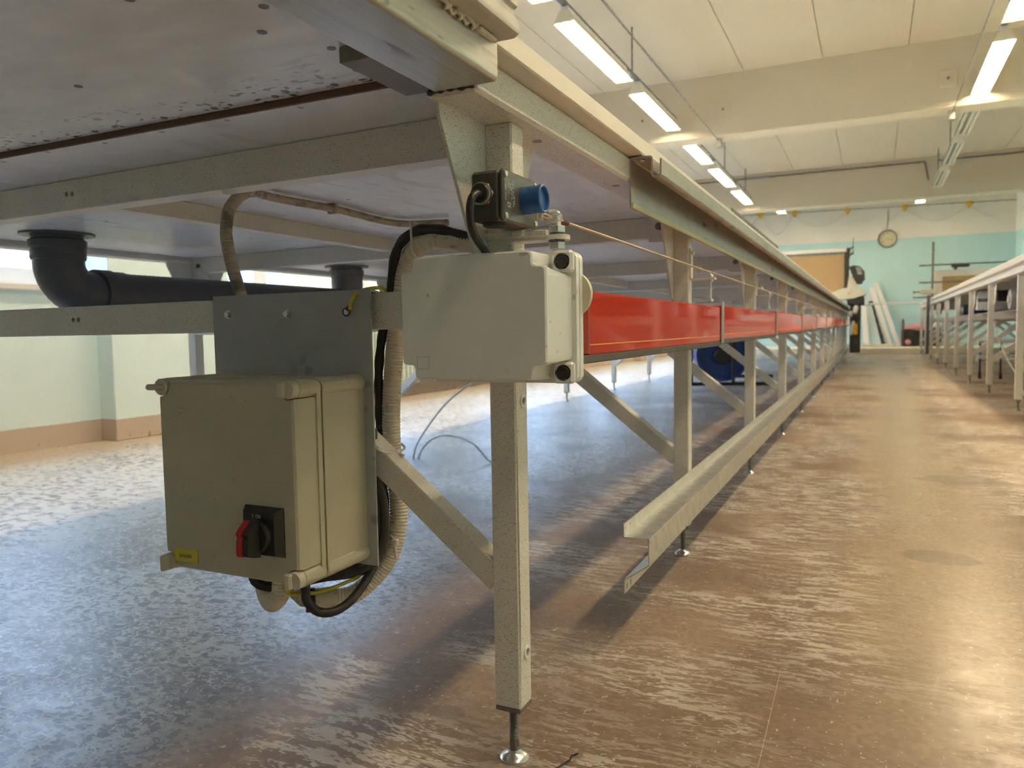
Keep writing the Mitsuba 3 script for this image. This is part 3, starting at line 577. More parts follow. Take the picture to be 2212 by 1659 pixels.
part(rs, 'pull_rod', cat(rb(-0.3665, -0.3585, 0.8325, 0.8405, 0.682, 0.700, 0.0012), cyl((-0.3605, 0.834, 0.700), (-0.3605, 0.834, 0.706), 0.0025)), 'mat_brass', label='brass pull rod end')

# ------------------------------------------------------------------ grey junction box on the front leg
jb = thing('junction_box', 'light grey plastic junction box with notched corners on the front leg', 'junction box')
def notched(x0, x1, z0, z1, nw, nh, r):
    b = sbox(x0, z0, x1, z1)
    for sx, sz in ((x0, z0), (x1, z0), (x0, z1), (x1, z1)):
        b = b.difference(sbox(sx - nw, sz - nh, sx + nw, sz + nh))
    return b.buffer(-r, quad_segs=5).buffer(2 * r, quad_segs=5).buffer(-r, quad_segs=5)
def loft(pa, ya, pb, yb):
    """shell between two rings of the same point count, with caps"""
    n = len(pa); V = np.vstack([np.c_[pa[:, 0], np.full(n, ya), pa[:, 1]], np.c_[pb[:, 0], np.full(n, yb), pb[:, 1]]])
    j = np.arange(n); k = (j + 1) % n
    F = np.vstack([np.stack([j, j + n, k], 1), np.stack([k, j + n, k + n], 1)])
    c = trimesh.creation.extrude_polygon(Polygon(pa), 0.001, engine='earcut')
    return V, F
def lid_mesh(rings):
    polys = [np.array(q.exterior.coords)[:-1] for q, _ in rings]; n = 160
    def resample(c):
        d = np.r_[c, c[:1]]; s = np.r_[0, np.cumsum(np.linalg.norm(np.diff(d, axis=0), axis=1))]; u = np.linspace(0, s[-1], n, endpoint=False)
        q = np.stack([np.interp(u, s, d[:, k]) for k in (0, 1)], 1)
        ang = np.argmin(np.abs(np.arctan2(q[:, 1] - q[:, 1].mean(), q[:, 0] - q[:, 0].mean()) + math.pi / 2)); return np.roll(q, -ang, axis=0)
    R = [resample(c) for c in polys]
    if np.cross(R[0][10] - R[0][0], R[0][20] - R[0][10]) == 9: pass
    V = np.vstack([np.c_[q[:, 0], np.full(n, y), q[:, 1]] for q, (_, y) in zip(R, rings)])
    F = []
    for i in range(len(R) - 1):
        j = np.arange(n); k = (j + 1) % n
        F += [np.stack([i * n + j, i * n + k, (i + 1) * n + k], 1), np.stack([i * n + j, (i + 1) * n + k, (i + 1) * n + j], 1)]
    def cap(i):
        try: t = trimesh.creation.triangulate_polygon(Polygon(R[i]), engine='earcut')
        except Exception: return None
        v, f = t
        from scipy.spatial import cKDTree
        idx = cKDTree(R[i]).query(v)[1]; return i * n + idx[np.array(f)]
    F.append(cap(0)); F.append(cap(len(R) - 1))
    m = trimesh.Trimesh(V, np.vstack(F), process=True); m.fix_normals(); return m
JX0, JX1, JZ0, JZ1 = -0.512, -0.3035, 0.4895, 0.6405
def rr(x0, x1, z0, z1, r): return sbox(x0 + r, z0 + r, x1 - r, z1 - r).buffer(r, quad_segs=6)
part(jb, 'base', along_y(rr(JX0, JX1, JZ0, JZ1, 0.010), 0.8235, 0.8338), 'mat_grey_box', smooth=35)
part(jb, 'gasket', along_y(rr(JX0 + 0.0012, JX1 - 0.0012, JZ0 + 0.0012, JZ1 - 0.0012, 0.010), 0.8218, 0.8237), 'mat_black', smooth=35)
part(jb, 'lid_rim', along_y(rr(JX0, JX1, JZ0, JZ1, 0.010), 0.8120, 0.8218), 'mat_grey_box', smooth=35)
A = notched(-0.5055, -0.3095, 0.4925, 0.6375, 0.026, 0.0235, 0.004)
B = notched(-0.5040, -0.3180, 0.4958, 0.6428 - 0.005, 0.0165, 0.0165, 0.004)
C = notched(-0.5022, -0.3198, 0.4976, 0.6410 - 0.005, 0.0165, 0.0165, 0.004)
part(jb, 'lid', lid_mesh([(A, 0.8122), (B, 0.7600), (C, 0.7580)]), 'mat_grey_box', smooth=28)
for x in (JX0 + 0.0125, JX1 - 0.0135):
    for z in (JZ0 + 0.0125, JZ1 - 0.0125):
        part(jb, 'lid_screw', cat(lathe([(0.0078, 0), (0.0078, 0.009), (0.0066, 0.010)], (x, 0.8122, z), (0, -1, 0), 24), rb(x - 0.0095, x + 0.0095, 0.8010, 0.8030, z - 0.001, z + 0.001, 0.0004)), 'mat_black', label='black quarter turn screw')
        part(jb, 'screw_boss', minus(rb(x - 0.0125, x + 0.0125, 0.802, 0.8125, z - 0.0125, z + 0.0125, 0.003), cyl((x, 0.79, z), (x, 0.8115, z), 0.0095, 24)), 'mat_grey_box', smooth=35)
for a, b, c, d in ((-0.4830, -0.4672, 0.5218, 0.5222), (-0.4830, -0.4672, 0.5076, 0.5080), (-0.4832, -0.4828, 0.5076, 0.5222), (-0.4674, -0.4670, 0.5076, 0.5222)):
    part(jb, 'embossed_line', bx(a, b, 0.7577, 0.7583, c, d), 'mat_plate', smooth=False)
part(jb, 'rear_plug', lathe([(0.027, 0), (0.027, 0.006), (0.022, 0.010)], (-0.320, 0.834, 0.592), (0.1, 1, 0), 32), 'mat_tan')

# ------------------------------------------------------------------ mounting plate and switch box
pl = thing('mounting_plate', 'dark grey sheet metal plate hanging from the lower table beam', 'plate')
psec = sheet([(0.846, 0.6055), (0.8290, 0.6075), (0.8280, 0.600), (0.8280, 0.237)], 0.003)
part(pl, 'sheet', along_x(psec, -0.880, -0.598), 'mat_plate', smooth=35)
for x, z in ((-0.8492, 0.5812), (-0.7385, 0.5791), (-0.6338, 0.5796)):
    b = part(pl, 'bolt', cat(lathe([(0.0064, 0), (0.0060, 0.0012)], (x, 0.8265, z), (0, -1, 0), 18), hexa(0.0048, 0.0044, (x, 0.8256, z), (0, -1, 0))), 'mat_steel')
part(pl, 'earth_wire', sweep([(-0.6269, 0.8215, 0.5830), (-0.6249, 0.820, 0.5908), (-0.620, 0.8235, 0.6018), (-0.6181, 0.84, 0.6085), (-0.6119, 0.86, 0.6122), (-0.6176, 0.888, 0.6118), (-0.62, 0.90, 0.60)], 0.0026, 10, 0.003), 'mat_yg', label='yellow green earth wire')
part(pl, 'wire_lug', cat(lathe([(0.0062, 0), (0.0062, 0.0008)], (-0.6338, 0.8222, 0.5796), (0, -1, 0), 16), cyl((-0.632, 0.8215, 0.582), (-0.628, 0.8215, 0.5865), 0.0028, 10)), 'mat_maroon')
sb = thing('switch_box', 'large cream plastic enclosure with a black main switch under the left table', 'electrical box')
BX0, BX1, BZ0, BZ1 = -0.8435, -0.6090, 0.2440, 0.4975
def rsec(i, r): return rr(BX0 + i, BX1 - i, BZ0 + i, BZ1 - i, r)
CORN = [(x, z) for x in (BX0 + 0.0118, BX1 - 0.0118) for z in (BZ0 + 0.0118, BZ1 - 0.0118)]
def nsec(i, r, c):
    q = sbox(BX0 + i, BZ0 + i, BX1 - i, BZ1 - i)
    for x, z in CORN: q = q.difference(Point(x, z).buffer(c, quad_segs=8))
    return q.buffer(-0.0015, quad_segs=3).buffer(0.0015, quad_segs=3)
part(sb, 'body', along_y(rsec(0.0042, 0.004), 0.7395, 0.8264), 'mat_box', smooth=35)
part(sb, 'body_flange', along_y(rsec(0.0015, 0.012), 0.7395, 0.7450), 'mat_box', smooth=35)
part(sb, 'seam', along_y(rsec(0.0052, 0.010), 0.7365, 0.7398), 'mat_dark_steel', smooth=35)
part(sb, 'lid_flange', along_y(rsec(0.0020, 0.012), 0.7290, 0.7367), 'mat_box', smooth=35)
part(sb, 'lid', lid_mesh([(nsec(0.0040, 0, 0.0126), 0.7292), (nsec(0.0042, 0, 0.0126), 0.7000), (nsec(0.0052, 0, 0.0128), 0.6925), (nsec(0.0080, 0, 0.0134), 0.6905)]), 'mat_box', smooth=32)
for sx in (BX0 + 0.0118, BX1 - 0.0118):
    for sz in (BZ0 + 0.0118, BZ1 - 0.0118):
        part(sb, 'corner_column', cat(cyl((sx, 0.6985, sz), (sx, 0.7365, sz), 0.0114, 28, 0.0008), cyl((sx, 0.7395, sz), (sx, 0.8262, sz), 0.0118, 28, 0.0015)), 'mat_box')
        k = part(sb, 'latch_knob', lathe([(0.0108, 0), (0.0110, 0.009), (0.0103, 0.0105)], (sx, 0.6983, sz), (0, -1, 0), 28), 'mat_knob')
        left = sx < -0.75
        if left: part(k, 'grip', rb(sx - 0.017, sx + 0.006, 0.678, 0.6905, sz - 0.0038, sz + 0.0038, 0.0025) if sz > 0.4 else rb(sx - 0.0025, sx + 0.0025, 0.676, 0.691, sz - 0.0105, sz + 0.0105, 0.0015), 'mat_knob')
        else: part(k, 'grip', rb(sx - 0.0112, sx - 0.0005, 0.6820, 0.6885, sz - 0.0098, sz + 0.0098, 0.0022), 'mat_knob')
for z in (0.448, 0.428, 0.408, 0.388, 0.328, 0.311, 0.295, 0.278):
    part(sb, 'pin_mark', lathe([(0.0011, 0), (0.0008, 0.0005)], (BX1 - 0.0041, 0.7445, z), (1, 0, 0), 8), 'mat_dark_steel')
part(sb, 'emboss_mark', lathe([(0.0042, 0), (0.0036, 0.0006)], (-0.7145, 0.6906, 0.3715), (0, -1, 0), 16), 'mat_box')
# main switch
ms = part(sb, 'main_switch', hull([(x, y, z) for x0, x1, z0, z1, y in ((-0.6935, -0.6335, 0.2825, 0.3430, 0.6906), (-0.6935, -0.6335, 0.2825, 0.3430, 0.6885), (-0.6885, -0.6405, 0.2860, 0.3380, 0.6795)) for x in (x0, x1) for z in (z0, z1)]), 'mat_black', smooth=False, label='square black rotary main switch')
part(ms, 'rotor', lathe([(0.0205, 0), (0.0200, 0.005), (0.0180, 0.0065)], (-0.6655, 0.6797, 0.3090), (0, -1, 0), 36), 'mat_black')
hp = Polygon([(0.674, 0.331), (0.668, 0.330), (0.655, 0.319), (0.6535, 0.316), (0.6565, 0.312), (0.6545, 0.308), (0.6535, 0.294), (0.6545, 0.2905), (0.659, 0.2885), (0.674, 0.2845)])
part(ms, 'handle', along_x(hp, -0.6735, -0.6575), 'mat_black', smooth=30)
strip = Polygon([(0.6665, 0.3305), (0.6540, 0.3195), (0.6522, 0.3165), (0.6550, 0.312), (0.6530, 0.3085), (0.6520, 0.2940), (0.6535, 0.2895), (0.6570, 0.2885), (0.6575, 0.292), (0.6560, 0.296), (0.6570, 0.308), (0.6590, 0.312), (0.6575, 0.316), (0.670, 0.3275)])
part(ms, 'handle_edge', along_x(strip, -0.6745, -0.6660), 'mat_redplastic', smooth=30, label='red front edge of the switch handle')
m = meshkit.text_mesh('I  ON', 0.0042, 0.0004); part(ms, 'lettering', orient(m, (-0.6745, 0.6796, 0.3305), (0, -1, 0), (1, 0, 0)), 'mat_print', smooth=False)
lb = part(sb, 'label', rb(-0.8215, -0.7795, 0.6893, 0.6906, 0.2578, 0.2755, 0.0003), 'mat_label', label='yellow voltage label reading 3X400V')
m = meshkit.text_mesh('3X400V', 0.0042, 0.0003, bold=True); part(lb, 'lettering', orient(m, (-0.8130, 0.6894, 0.2640), (0, -1, 0), (1, 0, 0)), 'mat_black', smooth=False)

# ------------------------------------------------------------------ conduits and cables around the boxes
conduit = [(-0.4518, 0.860, 0.6596), (-0.4847, 0.865, 0.6681), (-0.5253, 0.875, 0.6735), (-0.5571, 0.888, 0.6686), (-0.5827, 0.898, 0.6521), (-0.596, 0.903, 0.6275), (-0.6017, 0.905, 0.5955), (-0.6109, 0.905, 0.5501), (-0.6182, 0.905, 0.4975), (-0.6231, 0.905, 0.4444), (-0.6241, 0.905, 0.3908), (-0.6193, 0.905, 0.344), (-0.6134, 0.903, 0.304), (-0.6137, 0.897, 0.2645), (-0.6241, 0.887, 0.2255), (-0.6433, 0.87, 0.1971), (-0.6613, 0.85, 0.1809), (-0.6822, 0.83, 0.1799)]
cd = thing('corrugated_conduit', 'long cream corrugated conduit curving down beside the mounting plate', 'conduit')
part(cd, 'hose', corrugated(conduit, 0.0135), 'mat_conduit')
part(cd, 'coupling', cat(cyl((-0.676, 0.835, 0.180), (-0.698, 0.815, 0.1805), 0.0155, 28, 0.001), *[cyl((-0.676 - 0.0035 * i, 0.835 - 0.0032 * i, 0.180), (-0.678 - 0.0035 * i, 0.833 - 0.0032 * i, 0.180), 0.0165, 24) for i in range(4)]), 'mat_conduit')
part(cd, 'coupling_nut', cat(cyl((-0.698, 0.815, 0.1805), (-0.707, 0.807, 0.181), 0.0168, 28, 0.001)), 'mat_black')
part(cd, 'cable_tie', cat(sweep([(-0.586, 0.846, 0.388), (-0.590, 0.833, 0.392), (-0.607, 0.833, 0.402), (-0.620, 0.86, 0.402), (-0.632, 0.905, 0.398), (-0.62, 0.918, 0.391), (-0.602, 0.905, 0.386), (-0.590, 0.868, 0.386)], 0.0018, 6, 0.004), rb(-0.596, -0.589, 0.864, 0.872, 0.381, 0.389, 0.001), cyl((-0.592, 0.868, 0.384), (-0.578, 0.866, 0.382), 0.0024)), 'mat_tie')
part(cd, 'cable_tie', cat(rb(-0.600, -0.592, 0.862, 0.871, 0.254, 0.264, 0.0015), sweep([(-0.596, 0.864, 0.258), (-0.592, 0.860, 0.248), (-0.590, 0.858, 0.240)], 0.002, 6, 0.003), sweep([(-0.597, 0.868, 0.259), (-0.612, 0.88, 0.262), (-0.63, 0.89, 0.262)], 0.002, 6, 0.004)), 'mat_tie')
part(cd, 'cable_tie', sweep([(-0.556, 0.862, 0.698), (-0.553, 0.860, 0.685), (-0.553, 0.861, 0.668), (-0.558, 0.872, 0.655), (-0.562, 0.895, 0.655), (-0.560, 0.905, 0.672), (-0.557, 0.898, 0.690), (-0.556, 0.87, 0.698)], 0.0017, 6, 0.004), 'mat_tie')
ca = thing('black_cable', 'thick black dusty cable running over the cream conduit behind the grey box', 'cable')
blackA = [(-0.43, 0.850, 0.652), (-0.455, 0.855, 0.6644), (-0.4879, 0.858, 0.6774), (-0.5221, 0.863, 0.6855), (-0.5572, 0.872, 0.6850), (-0.5880, 0.882, 0.6687), (-0.6040, 0.890, 0.6402), (-0.612, 0.897, 0.6086), (-0.6190, 0.900, 0.5763), (-0.6310, 0.900, 0.5504), (-0.6395, 0.90, 0.4974), (-0.6405, 0.90, 0.4305), (-0.6405, 0.90, 0.3766), (-0.636, 0.90, 0.33)]
part(ca, 'sheath', sweep(blackA, lambda s: 0.0066 + 0.0006 * math.sin(s * 170), 14, 0.006), 'mat_rubber')
cb = thing('looped_black_cable', 'black cable hanging in a loop below the cream switch box', 'cable')
part(cb, 'sheath', sweep([(-0.634, 0.893, 0.3362), (-0.6303, 0.893, 0.3026), (-0.6287, 0.885, 0.2643), (-0.6302, 0.866, 0.229), (-0.629, 0.84, 0.2083), (-0.6304, 0.81, 0.1918), (-0.638, 0.785, 0.1839), (-0.6525, 0.770, 0.1851), (-0.6626, 0.760, 0.1995), (-0.6638, 0.757, 0.2133), (-0.6616, 0.757, 0.2440)], 0.0062, 14, 0.005), 'mat_black')
cc = thing('short_black_cable', 'short black cable bend under the left part of the switch box', 'cable')
part(cc, 'sheath', sweep([(-0.7620, 0.762, 0.2450), (-0.7581, 0.762, 0.221), (-0.7527, 0.764, 0.2127), (-0.7414, 0.770, 0.2078), (-0.7218, 0.782, 0.2085), (-0.69, 0.805, 0.214), (-0.65, 0.85, 0.222), (-0.632, 0.872, 0.26), (-0.624, 0.878, 0.33)], 0.0066, 14, 0.005), 'mat_rubber')
cg = thing('dark_cable_bundle', 'bundle of dark cables between mounting plate and cream conduit', 'cable')
for i, dx in enumerate((0.0, 0.012)):
    part(cg, 'cable', sweep([(-0.632 + dx, 0.845 + 0.01 * i, 0.42), (-0.628 + dx, 0.852, 0.36), (-0.618 + dx, 0.858, 0.31), (-0.622 + dx, 0.858, 0.26), (-0.645 + dx, 0.852, 0.222), (-0.68, 0.835 - 0.01 * i, 0.212), (-0.73, 0.80, 0.215), (-0.77, 0.79, 0.235)], 0.0058, 10, 0.006), 'mat_dark_strip')
cu = thing('short_conduit', 'short cream corrugated hose bent under the switch box', 'conduit')
part(cu, 'hose', corrugated([(-0.7084, 0.762, 0.2450), (-0.7084, 0.762, 0.2185), (-0.7116, 0.762, 0.2035), (-0.7275, 0.767, 0.1890), (-0.7500, 0.782, 0.1835), (-0.775, 0.80, 0.190), (-0.79, 0.815, 0.205)], 0.0128), 'mat_conduit')
cx_ = thing('horizontal_conduit', 'horizontal cream corrugated hose running below the switch box to the coupling', 'conduit')
part(cx_, 'hose', corrugated([(-0.79, 0.835, 0.205), (-0.768, 0.828, 0.192), (-0.74, 0.820, 0.188), (-0.708, 0.806, 0.182)], 0.0112), 'mat_conduit')
yg = thing('earth_cable', 'yellow green earth cable under the switch box', 'cable')
part(yg, 'sheath', sweep([(-0.691, 0.752, 0.2440), (-0.691, 0.752, 0.217), (-0.6895, 0.757, 0.2091), (-0.682, 0.768, 0.2061), (-0.6687, 0.790, 0.2035), (-0.6475, 0.82, 0.2099), (-0.642, 0.848, 0.2155), (-0.6405, 0.868, 0.25), (-0.640, 0.88, 0.32)], 0.0026, 8, 0.004), 'mat_yg')
c2 = thing('dusty_conduit', 'dusty grey brown conduit rising from the plate and running along the board underside', 'conduit')
part(c2, 'hose', corrugated([(-0.8900, 0.895, 0.590), (-0.8917, 0.895, 0.6112), (-0.9060, 0.897, 0.6474), (-0.9164, 0.898, 0.6805), (-0.9217, 0.899, 0.7135), (-0.9203, 0.905, 0.7469), (-0.9210, 0.925, 0.7705), (-0.940, 0.962, 0.787), (-0.965, 0.985, 0.799)], 0.0098, 0.004, 14), 'mat_conduit_dusty')
part(c2, 'pipe', sweep([(-0.965, 0.985, 0.799), (-1.0025, 1.0595, 0.805), (-1.019, 1.1405, 0.808), (-1.010, 1.2187, 0.808), (-1.0053, 1.2993, 0.808), (-1.018, 1.4219, 0.808), (-1.015, 1.5049, 0.808), (-0.9854, 1.5429, 0.808), (-0.90, 1.56, 0.807)], 0.0078, 12, 0.01), 'mat_conduit_dusty')
for p in ((-0.998, 1.045), (-1.006, 1.27)): part(c2, 'clip', rb(p[0] - 0.011, p[0] + 0.011, p[1] - 0.005, p[1] + 0.005, 0.797, 0.8185, 0.002), 'mat_conduit_dusty')

# ------------------------------------------------------------------ grey suction pipe under the table
def bend_pts(c, r, a0, a1, n=14): return [(c[0], c[1] - r * math.cos(t), c[2] - r * math.sin(t)) for t in np.linspace(a0, a1, n)]
pp = thing('suction_pipe', 'thick dark grey suction pipe with an elbow under the left table board', 'pipe')
PX, PY = -1.888, 1.275
part(pp, 'flange', lathe([(0.086, 0), (0.086, 0.005), (0.064, 0.006)], (PX, PY, 0.8183), (0, 0, -1), 40), 'mat_pipe')
part(pp, 'collar', lathe([(0.060, 0.006), (0.060, 0.014), (0.067, 0.018), (0.067, 0.036), (0.065, 0.038), (0.0635, 0.056), (0.0645, 0.058), (0.0625, 0.066), (0.060, 0.068)], (PX, PY, 0.8183), (0, 0, -1), 40), 'mat_pipe')
el = [(PX, PY, 0.76), (PX, PY, 0.743)] + [(PX, PY + 0.075 - 0.075 * math.cos(t), 0.743 - 0.075 * math.sin(t)) for t in np.linspace(0.1, math.pi / 2, 12)] + [(PX, PY + 0.10, 0.668)]
part(pp, 'elbow', sweep(el, 0.0595, 32, 0.012), 'mat_pipe')
part(pp, 'socket', sweep([(PX, PY + 0.095, 0.668), (PX, PY + 0.175, 0.668)], lambda s: 0.0665 - 0.003 * (s > 0.045), 32, 0.01), 'mat_pipe')
part(pp, 'tube', sweep([(PX, PY + 0.10, 0.668), (PX, 6.5, 0.668)], 0.0600, 32, 0.5), 'mat_pipe')
part(pp, 'outlet_flange', lathe([(0.086, 0), (0.086, 0.005), (0.064, 0.006)], (-1.888, 2.46, 0.8183), (0, 0, -1), 32), 'mat_pipe_grey')
part(pp, 'outlet', lathe([(0.060, 0.006), (0.060, 0.012), (0.067, 0.016), (0.067, 0.036), (0.062, 0.04), (0.060, 0.12)], (-1.888, 2.46, 0.8183), (0, 0, -1), 32), 'mat_pipe_grey')

# ------------------------------------------------------------------ galvanised floor tray
ft = thing('floor_guard', 'long bent galvanised steel guard rail low along the left table legs', 'guard rail')
ts = sheet([(-0.3902, 0.2085), (-0.3902, 0.1845), (-0.3450, 0.1845), (-0.3450, 0.1390), (-0.3895, 0.1080), (-0.3895, 0.0830)], 0.0018)
m = along_y(ts, 1.268, YE + 0.5)
part(ft, 'rail', m, 'mat_galv', smooth=30)
for y, z in ((1.281, 0.1995), (1.305, 0.2005), (1.822, 0.196), (2.94, 0.196)):
    part(ft, 'fixing', lathe([(0.0032 if y > 1.5 else 0.0016, 0), (0.0022 if y > 1.5 else 0.0012, 0.0015 if y > 1.5 else 0.0003)], (-0.3892, y, z), (1, 0, 0), 12), 'mat_steel' if y > 1.5 else 'mat_black')
for y in (1.281, 1.305): part(ft, 'slot', rb(-0.3887, -0.3883, y - 0.0012, y + 0.0012, 0.089, 0.099, 0.0002), 'mat_black')

# ------------------------------------------------------------------ right cutting table
rt = thing('cutting_table', 'second cream cutting table receding along the right edge of the photo', 'table')
RY = [5.62 + 1.3 * k for k in range(-1, 9)]
for k, y in enumerate(RY):
    if y < 5.0: continue
    leg(rt, 0.812, 0.852, y - 0.02, 0.852, zb=0.071, mat='mat_cream_far', detail=False)
    leg(rt, 2.35, 2.39, y - 0.02, 0.852, zb=0.071, mat='mat_cream_far', detail=False)
    part(rt, 'upper_beam', rb(0.85, 2.35, y - 0.018, y + 0.018, 0.805, 0.868), 'mat_cream_far')
    part(rt, 'lower_beam', rb(0.85, 2.35, y - 0.018, y + 0.018, 0.582, 0.638), 'mat_cream_far')
    part(rt, 'brace', beam((0.845, y, 0.262), (1.29, y, 0.605), 0.034, 0.044), 'mat_cream_far')
    part(rt, 'brace', beam((2.355, y, 0.262), (1.91, y, 0.605), 0.034, 0.044), 'mat_cream_far')
    for s in (-1, 1):
        gp = Polygon([(y - s * 0.018, 0.852), (y - s * 0.13, 0.852), (y - s * 0.13, 0.835), (y - s * 0.05, 0.70), (y - s * 0.018, 0.69)]).buffer(0)
        part(rt, 'gusset', along_x(Polygon(gp.exterior.coords), 0.848, 0.853), 'mat_cream_far', smooth=False)
part(rt, 'side_rail', rb(0.800, 0.858, 4.9, 16.0, 0.852, 0.888, 0.004), 'mat_cream_far')
part(rt, 'side_rail', rb(2.345, 2.40, 4.9, 16.0, 0.852, 0.888, 0.004), 'mat_cream_far')
part(rt, 'edge_profile', along_y(Polygon([(0.812, 0.889), (0.812, 0.905), (0.780, 0.908), (0.780, 0.942), (0.786, 0.948), (0.84, 0.948), (0.84, 0.889)]), 4.9, 16.0), 'mat_edge', smooth=30)
part(rt, 'tabletop', rb(0.84, 2.40, 4.9, 16.0, 0.889, 0.946, 0.002), 'mat_top')
# things stored on the lower beams of the right table
for i, (x0, x1, y, z, r, m_, lab) in enumerate(((0.90, 2.3, 6.55, 0.724, 0.075, 'mat_fabric_grey', 'big grey fabric roll on the lower beams of the right table, nearest one'),
        (0.88, 2.3, 6.98, 0.77, 0.05, 'mat_fabric_dark', 'dark blue fabric roll lying above the grey roll under the right table'),
        (0.90, 2.3, 7.35, 0.71, 0.062, 'mat_fabric_grey', 'grey fabric roll under the right table behind the dark blue roll'),
        (0.92, 2.3, 9.9, 0.708, 0.06, 'mat_fabric_dark', 'dark fabric roll under the middle of the right table'),
        (0.92, 2.3, 10.3, 0.698, 0.05, 'mat_fabric_grey', 'grey fabric roll under the middle of the right table'))):
    q = thing('fabric_roll', lab, 'fabric roll')
    part(q, 'roll', sweep([(x0, y, z), (x0 + 0.4, y + 0.01, z - 0.004), (x1, y, z)], lambda s: r * (1 + 0.06 * math.sin(s * 9)), 20, 0.05), m_)
    part(q, 'core', cyl((x0 - 0.012, y, z), (x0 + 0.02, y, z), r * 0.35, 14), 'mat_tan')
bk = thing('storage_board', 'long thin boards laid on the lower beams of the right table', 'board')
for i in range(4): part(bk, 'board', rb(0.92 + 0.33 * i, 1.22 + 0.33 * i, 5.3, 13.5, 0.639, 0.645, 0.001), 'mat_fabric_grey')
rc = thing('control_box', 'light grey control box with a black label between legs of the right table', 'control box')
part(rc, 'body', rb(0.862, 0.965, 8.10, 8.19, 0.672, 0.842, 0.004), 'mat_white')
part(rc, 'label_strip', rb(0.870, 0.957, 8.098, 8.1005, 0.748, 0.776, 0.0005), 'mat_black')
part(rc, 'print', cat(*[bx(0.890 + 0.011 * i, 0.897 + 0.011 * i, 8.0972, 8.0985, 0.757, 0.767) for i in range(5)]), 'mat_print', smooth=False)
for z in (0.83, 0.684): part(rc, 'screw', screw_head((0.914, 8.10, z), (0, -1, 0), 0.005, 0.003), 'mat_dark_steel')
whole('hanging_cable', sweep([(0.868, 7.05, 0.575), (0.885, 6.98, 0.45), (0.915, 6.75, 0.30), (0.955, 6.5, 0.16), (0.99, 6.4, 0.02)], 0.005, 8, 0.03), 'mat_cable_white', 'thin white cable hanging down beside the right table leg', 'cable')
for i, (z, y) in enumerate(((0.38, 8.75), (0.18, 8.9))):
    whole('stored_tube', cyl((0.95, y, z), (2.4, y, z), 0.022, 12), 'mat_pale', ['upper pale tube lying across below the right table', 'lower pale tube lying across below the right table'][i], 'tube')
for i, (xb, yb) in enumerate(((0.98, 8.85), (1.15, 8.8))):
    q = thing('stand_foot', ['black stand with castor under the right table, left one', 'black stand with castor under the right table, right one'][i], 'stand')
    part(q, 'post', cyl((xb, yb, 0.05), (xb, yb, 0.36), 0.010, 8), 'mat_black'); part(q, 'castor', cyl((xb - 0.012, yb, 0.03), (xb + 0.012, yb, 0.03), 0.03, 16), 'mat_black')
    part(q, 'clamp', rb(xb - 0.03, xb + 0.03, yb - 0.03, yb + 0.03, 0.20, 0.24, 0.005), 'mat_zinc')

# ------------------------------------------------------------------ blue fan under the left table
fn = thing('drum_fan', 'dark blue drum fan with a black stand on the floor under the left table', 'fan')
fc = (-1.33, 7.55, 0.285)
ring = trimesh.creation.annulus(0.225, 0.25, 0.26, sections=40); part(fn, 'drum', orient(ring, fc, (0.35, -1, 0)), 'mat_drum')
d = np.array((0.35, -1, 0)) / np.linalg.norm((0.35, -1, 0))
part(fn, 'back_plate', cyl(np.array(fc) + d * 0.05, np.array(fc) + d * 0.07, 0.228, 36), 'mat_drum')
part(fn, 'motor', cyl(np.array(fc) + d * 0.05, np.array(fc) + d * 0.15, 0.085, 24, 0.01), 'mat_black')
sd = np.array((-d[1], d[0], 0))
fr = []
for s in (-0.30, 0.24 - 0.15):
    c = np.array(fc) + sd * s + d * 0.16
    fr.append(sweep([(c[0], c[1], 0.53), (c[0], c[1], 0.03)], 0.016, 8, 0.1, straight=True))
for s in (-0.30, 0.30):
    c = np.array(fc) + sd * s; a, b = c + d * 0.2, c - d * 0.2
    fr.append(cyl((a[0], a[1], 0.018), (b[0], b[1], 0.018), 0.016, 8))
a, b = np.array(fc) - sd * 0.32 + d * 0.17, np.array(fc) + sd * 0.42 + d * 0.17
fr.append(cyl((a[0], a[1], 0.018), (b[0], b[1], 0.018), 0.016, 8)); fr.append(cyl((a[0], a[1] + 0.3, 0.07), (b[0], b[1] + 0.3, 0.07), 0.016, 8))
part(fn, 'stand', cat(*fr), 'mat_black')

# ------------------------------------------------------------------ cables on the floor, radiators
whole('floor_cable', sweep([(-1.8188, 2.8, -0.001), (-1.8001, 2.8, 0.0617), (-1.7693, 2.85, 0.1388), (-1.7134, 2.9, 0.2282), (-1.6455, 2.95, 0.2979), (-1.58, 3.02, 0.36), (-1.53, 3.06, 0.46), (-1.52, 3.08, 0.555)], 0.0046, 8, 0.02), 'mat_cable_white', 'white cable rising from the floor to the table frame behind the front leg', 'cable')
whole('floor_cable', sweep([(-1.7947, 2.8, -0.001), (-1.772, 2.8, 0.0427), (-1.7282, 2.8, 0.0856), (-1.6578, 2.8, 0.109), (-1.567, 2.8, 0.0971), (-1.5007, 2.8, 0.0666), (-1.43, 2.8, 0.004), (-1.30, 2.85, 0.004)], 0.0046, 8, 0.02), 'mat_cable_white', 'white cable arching low over the floor behind the front leg', 'cable')
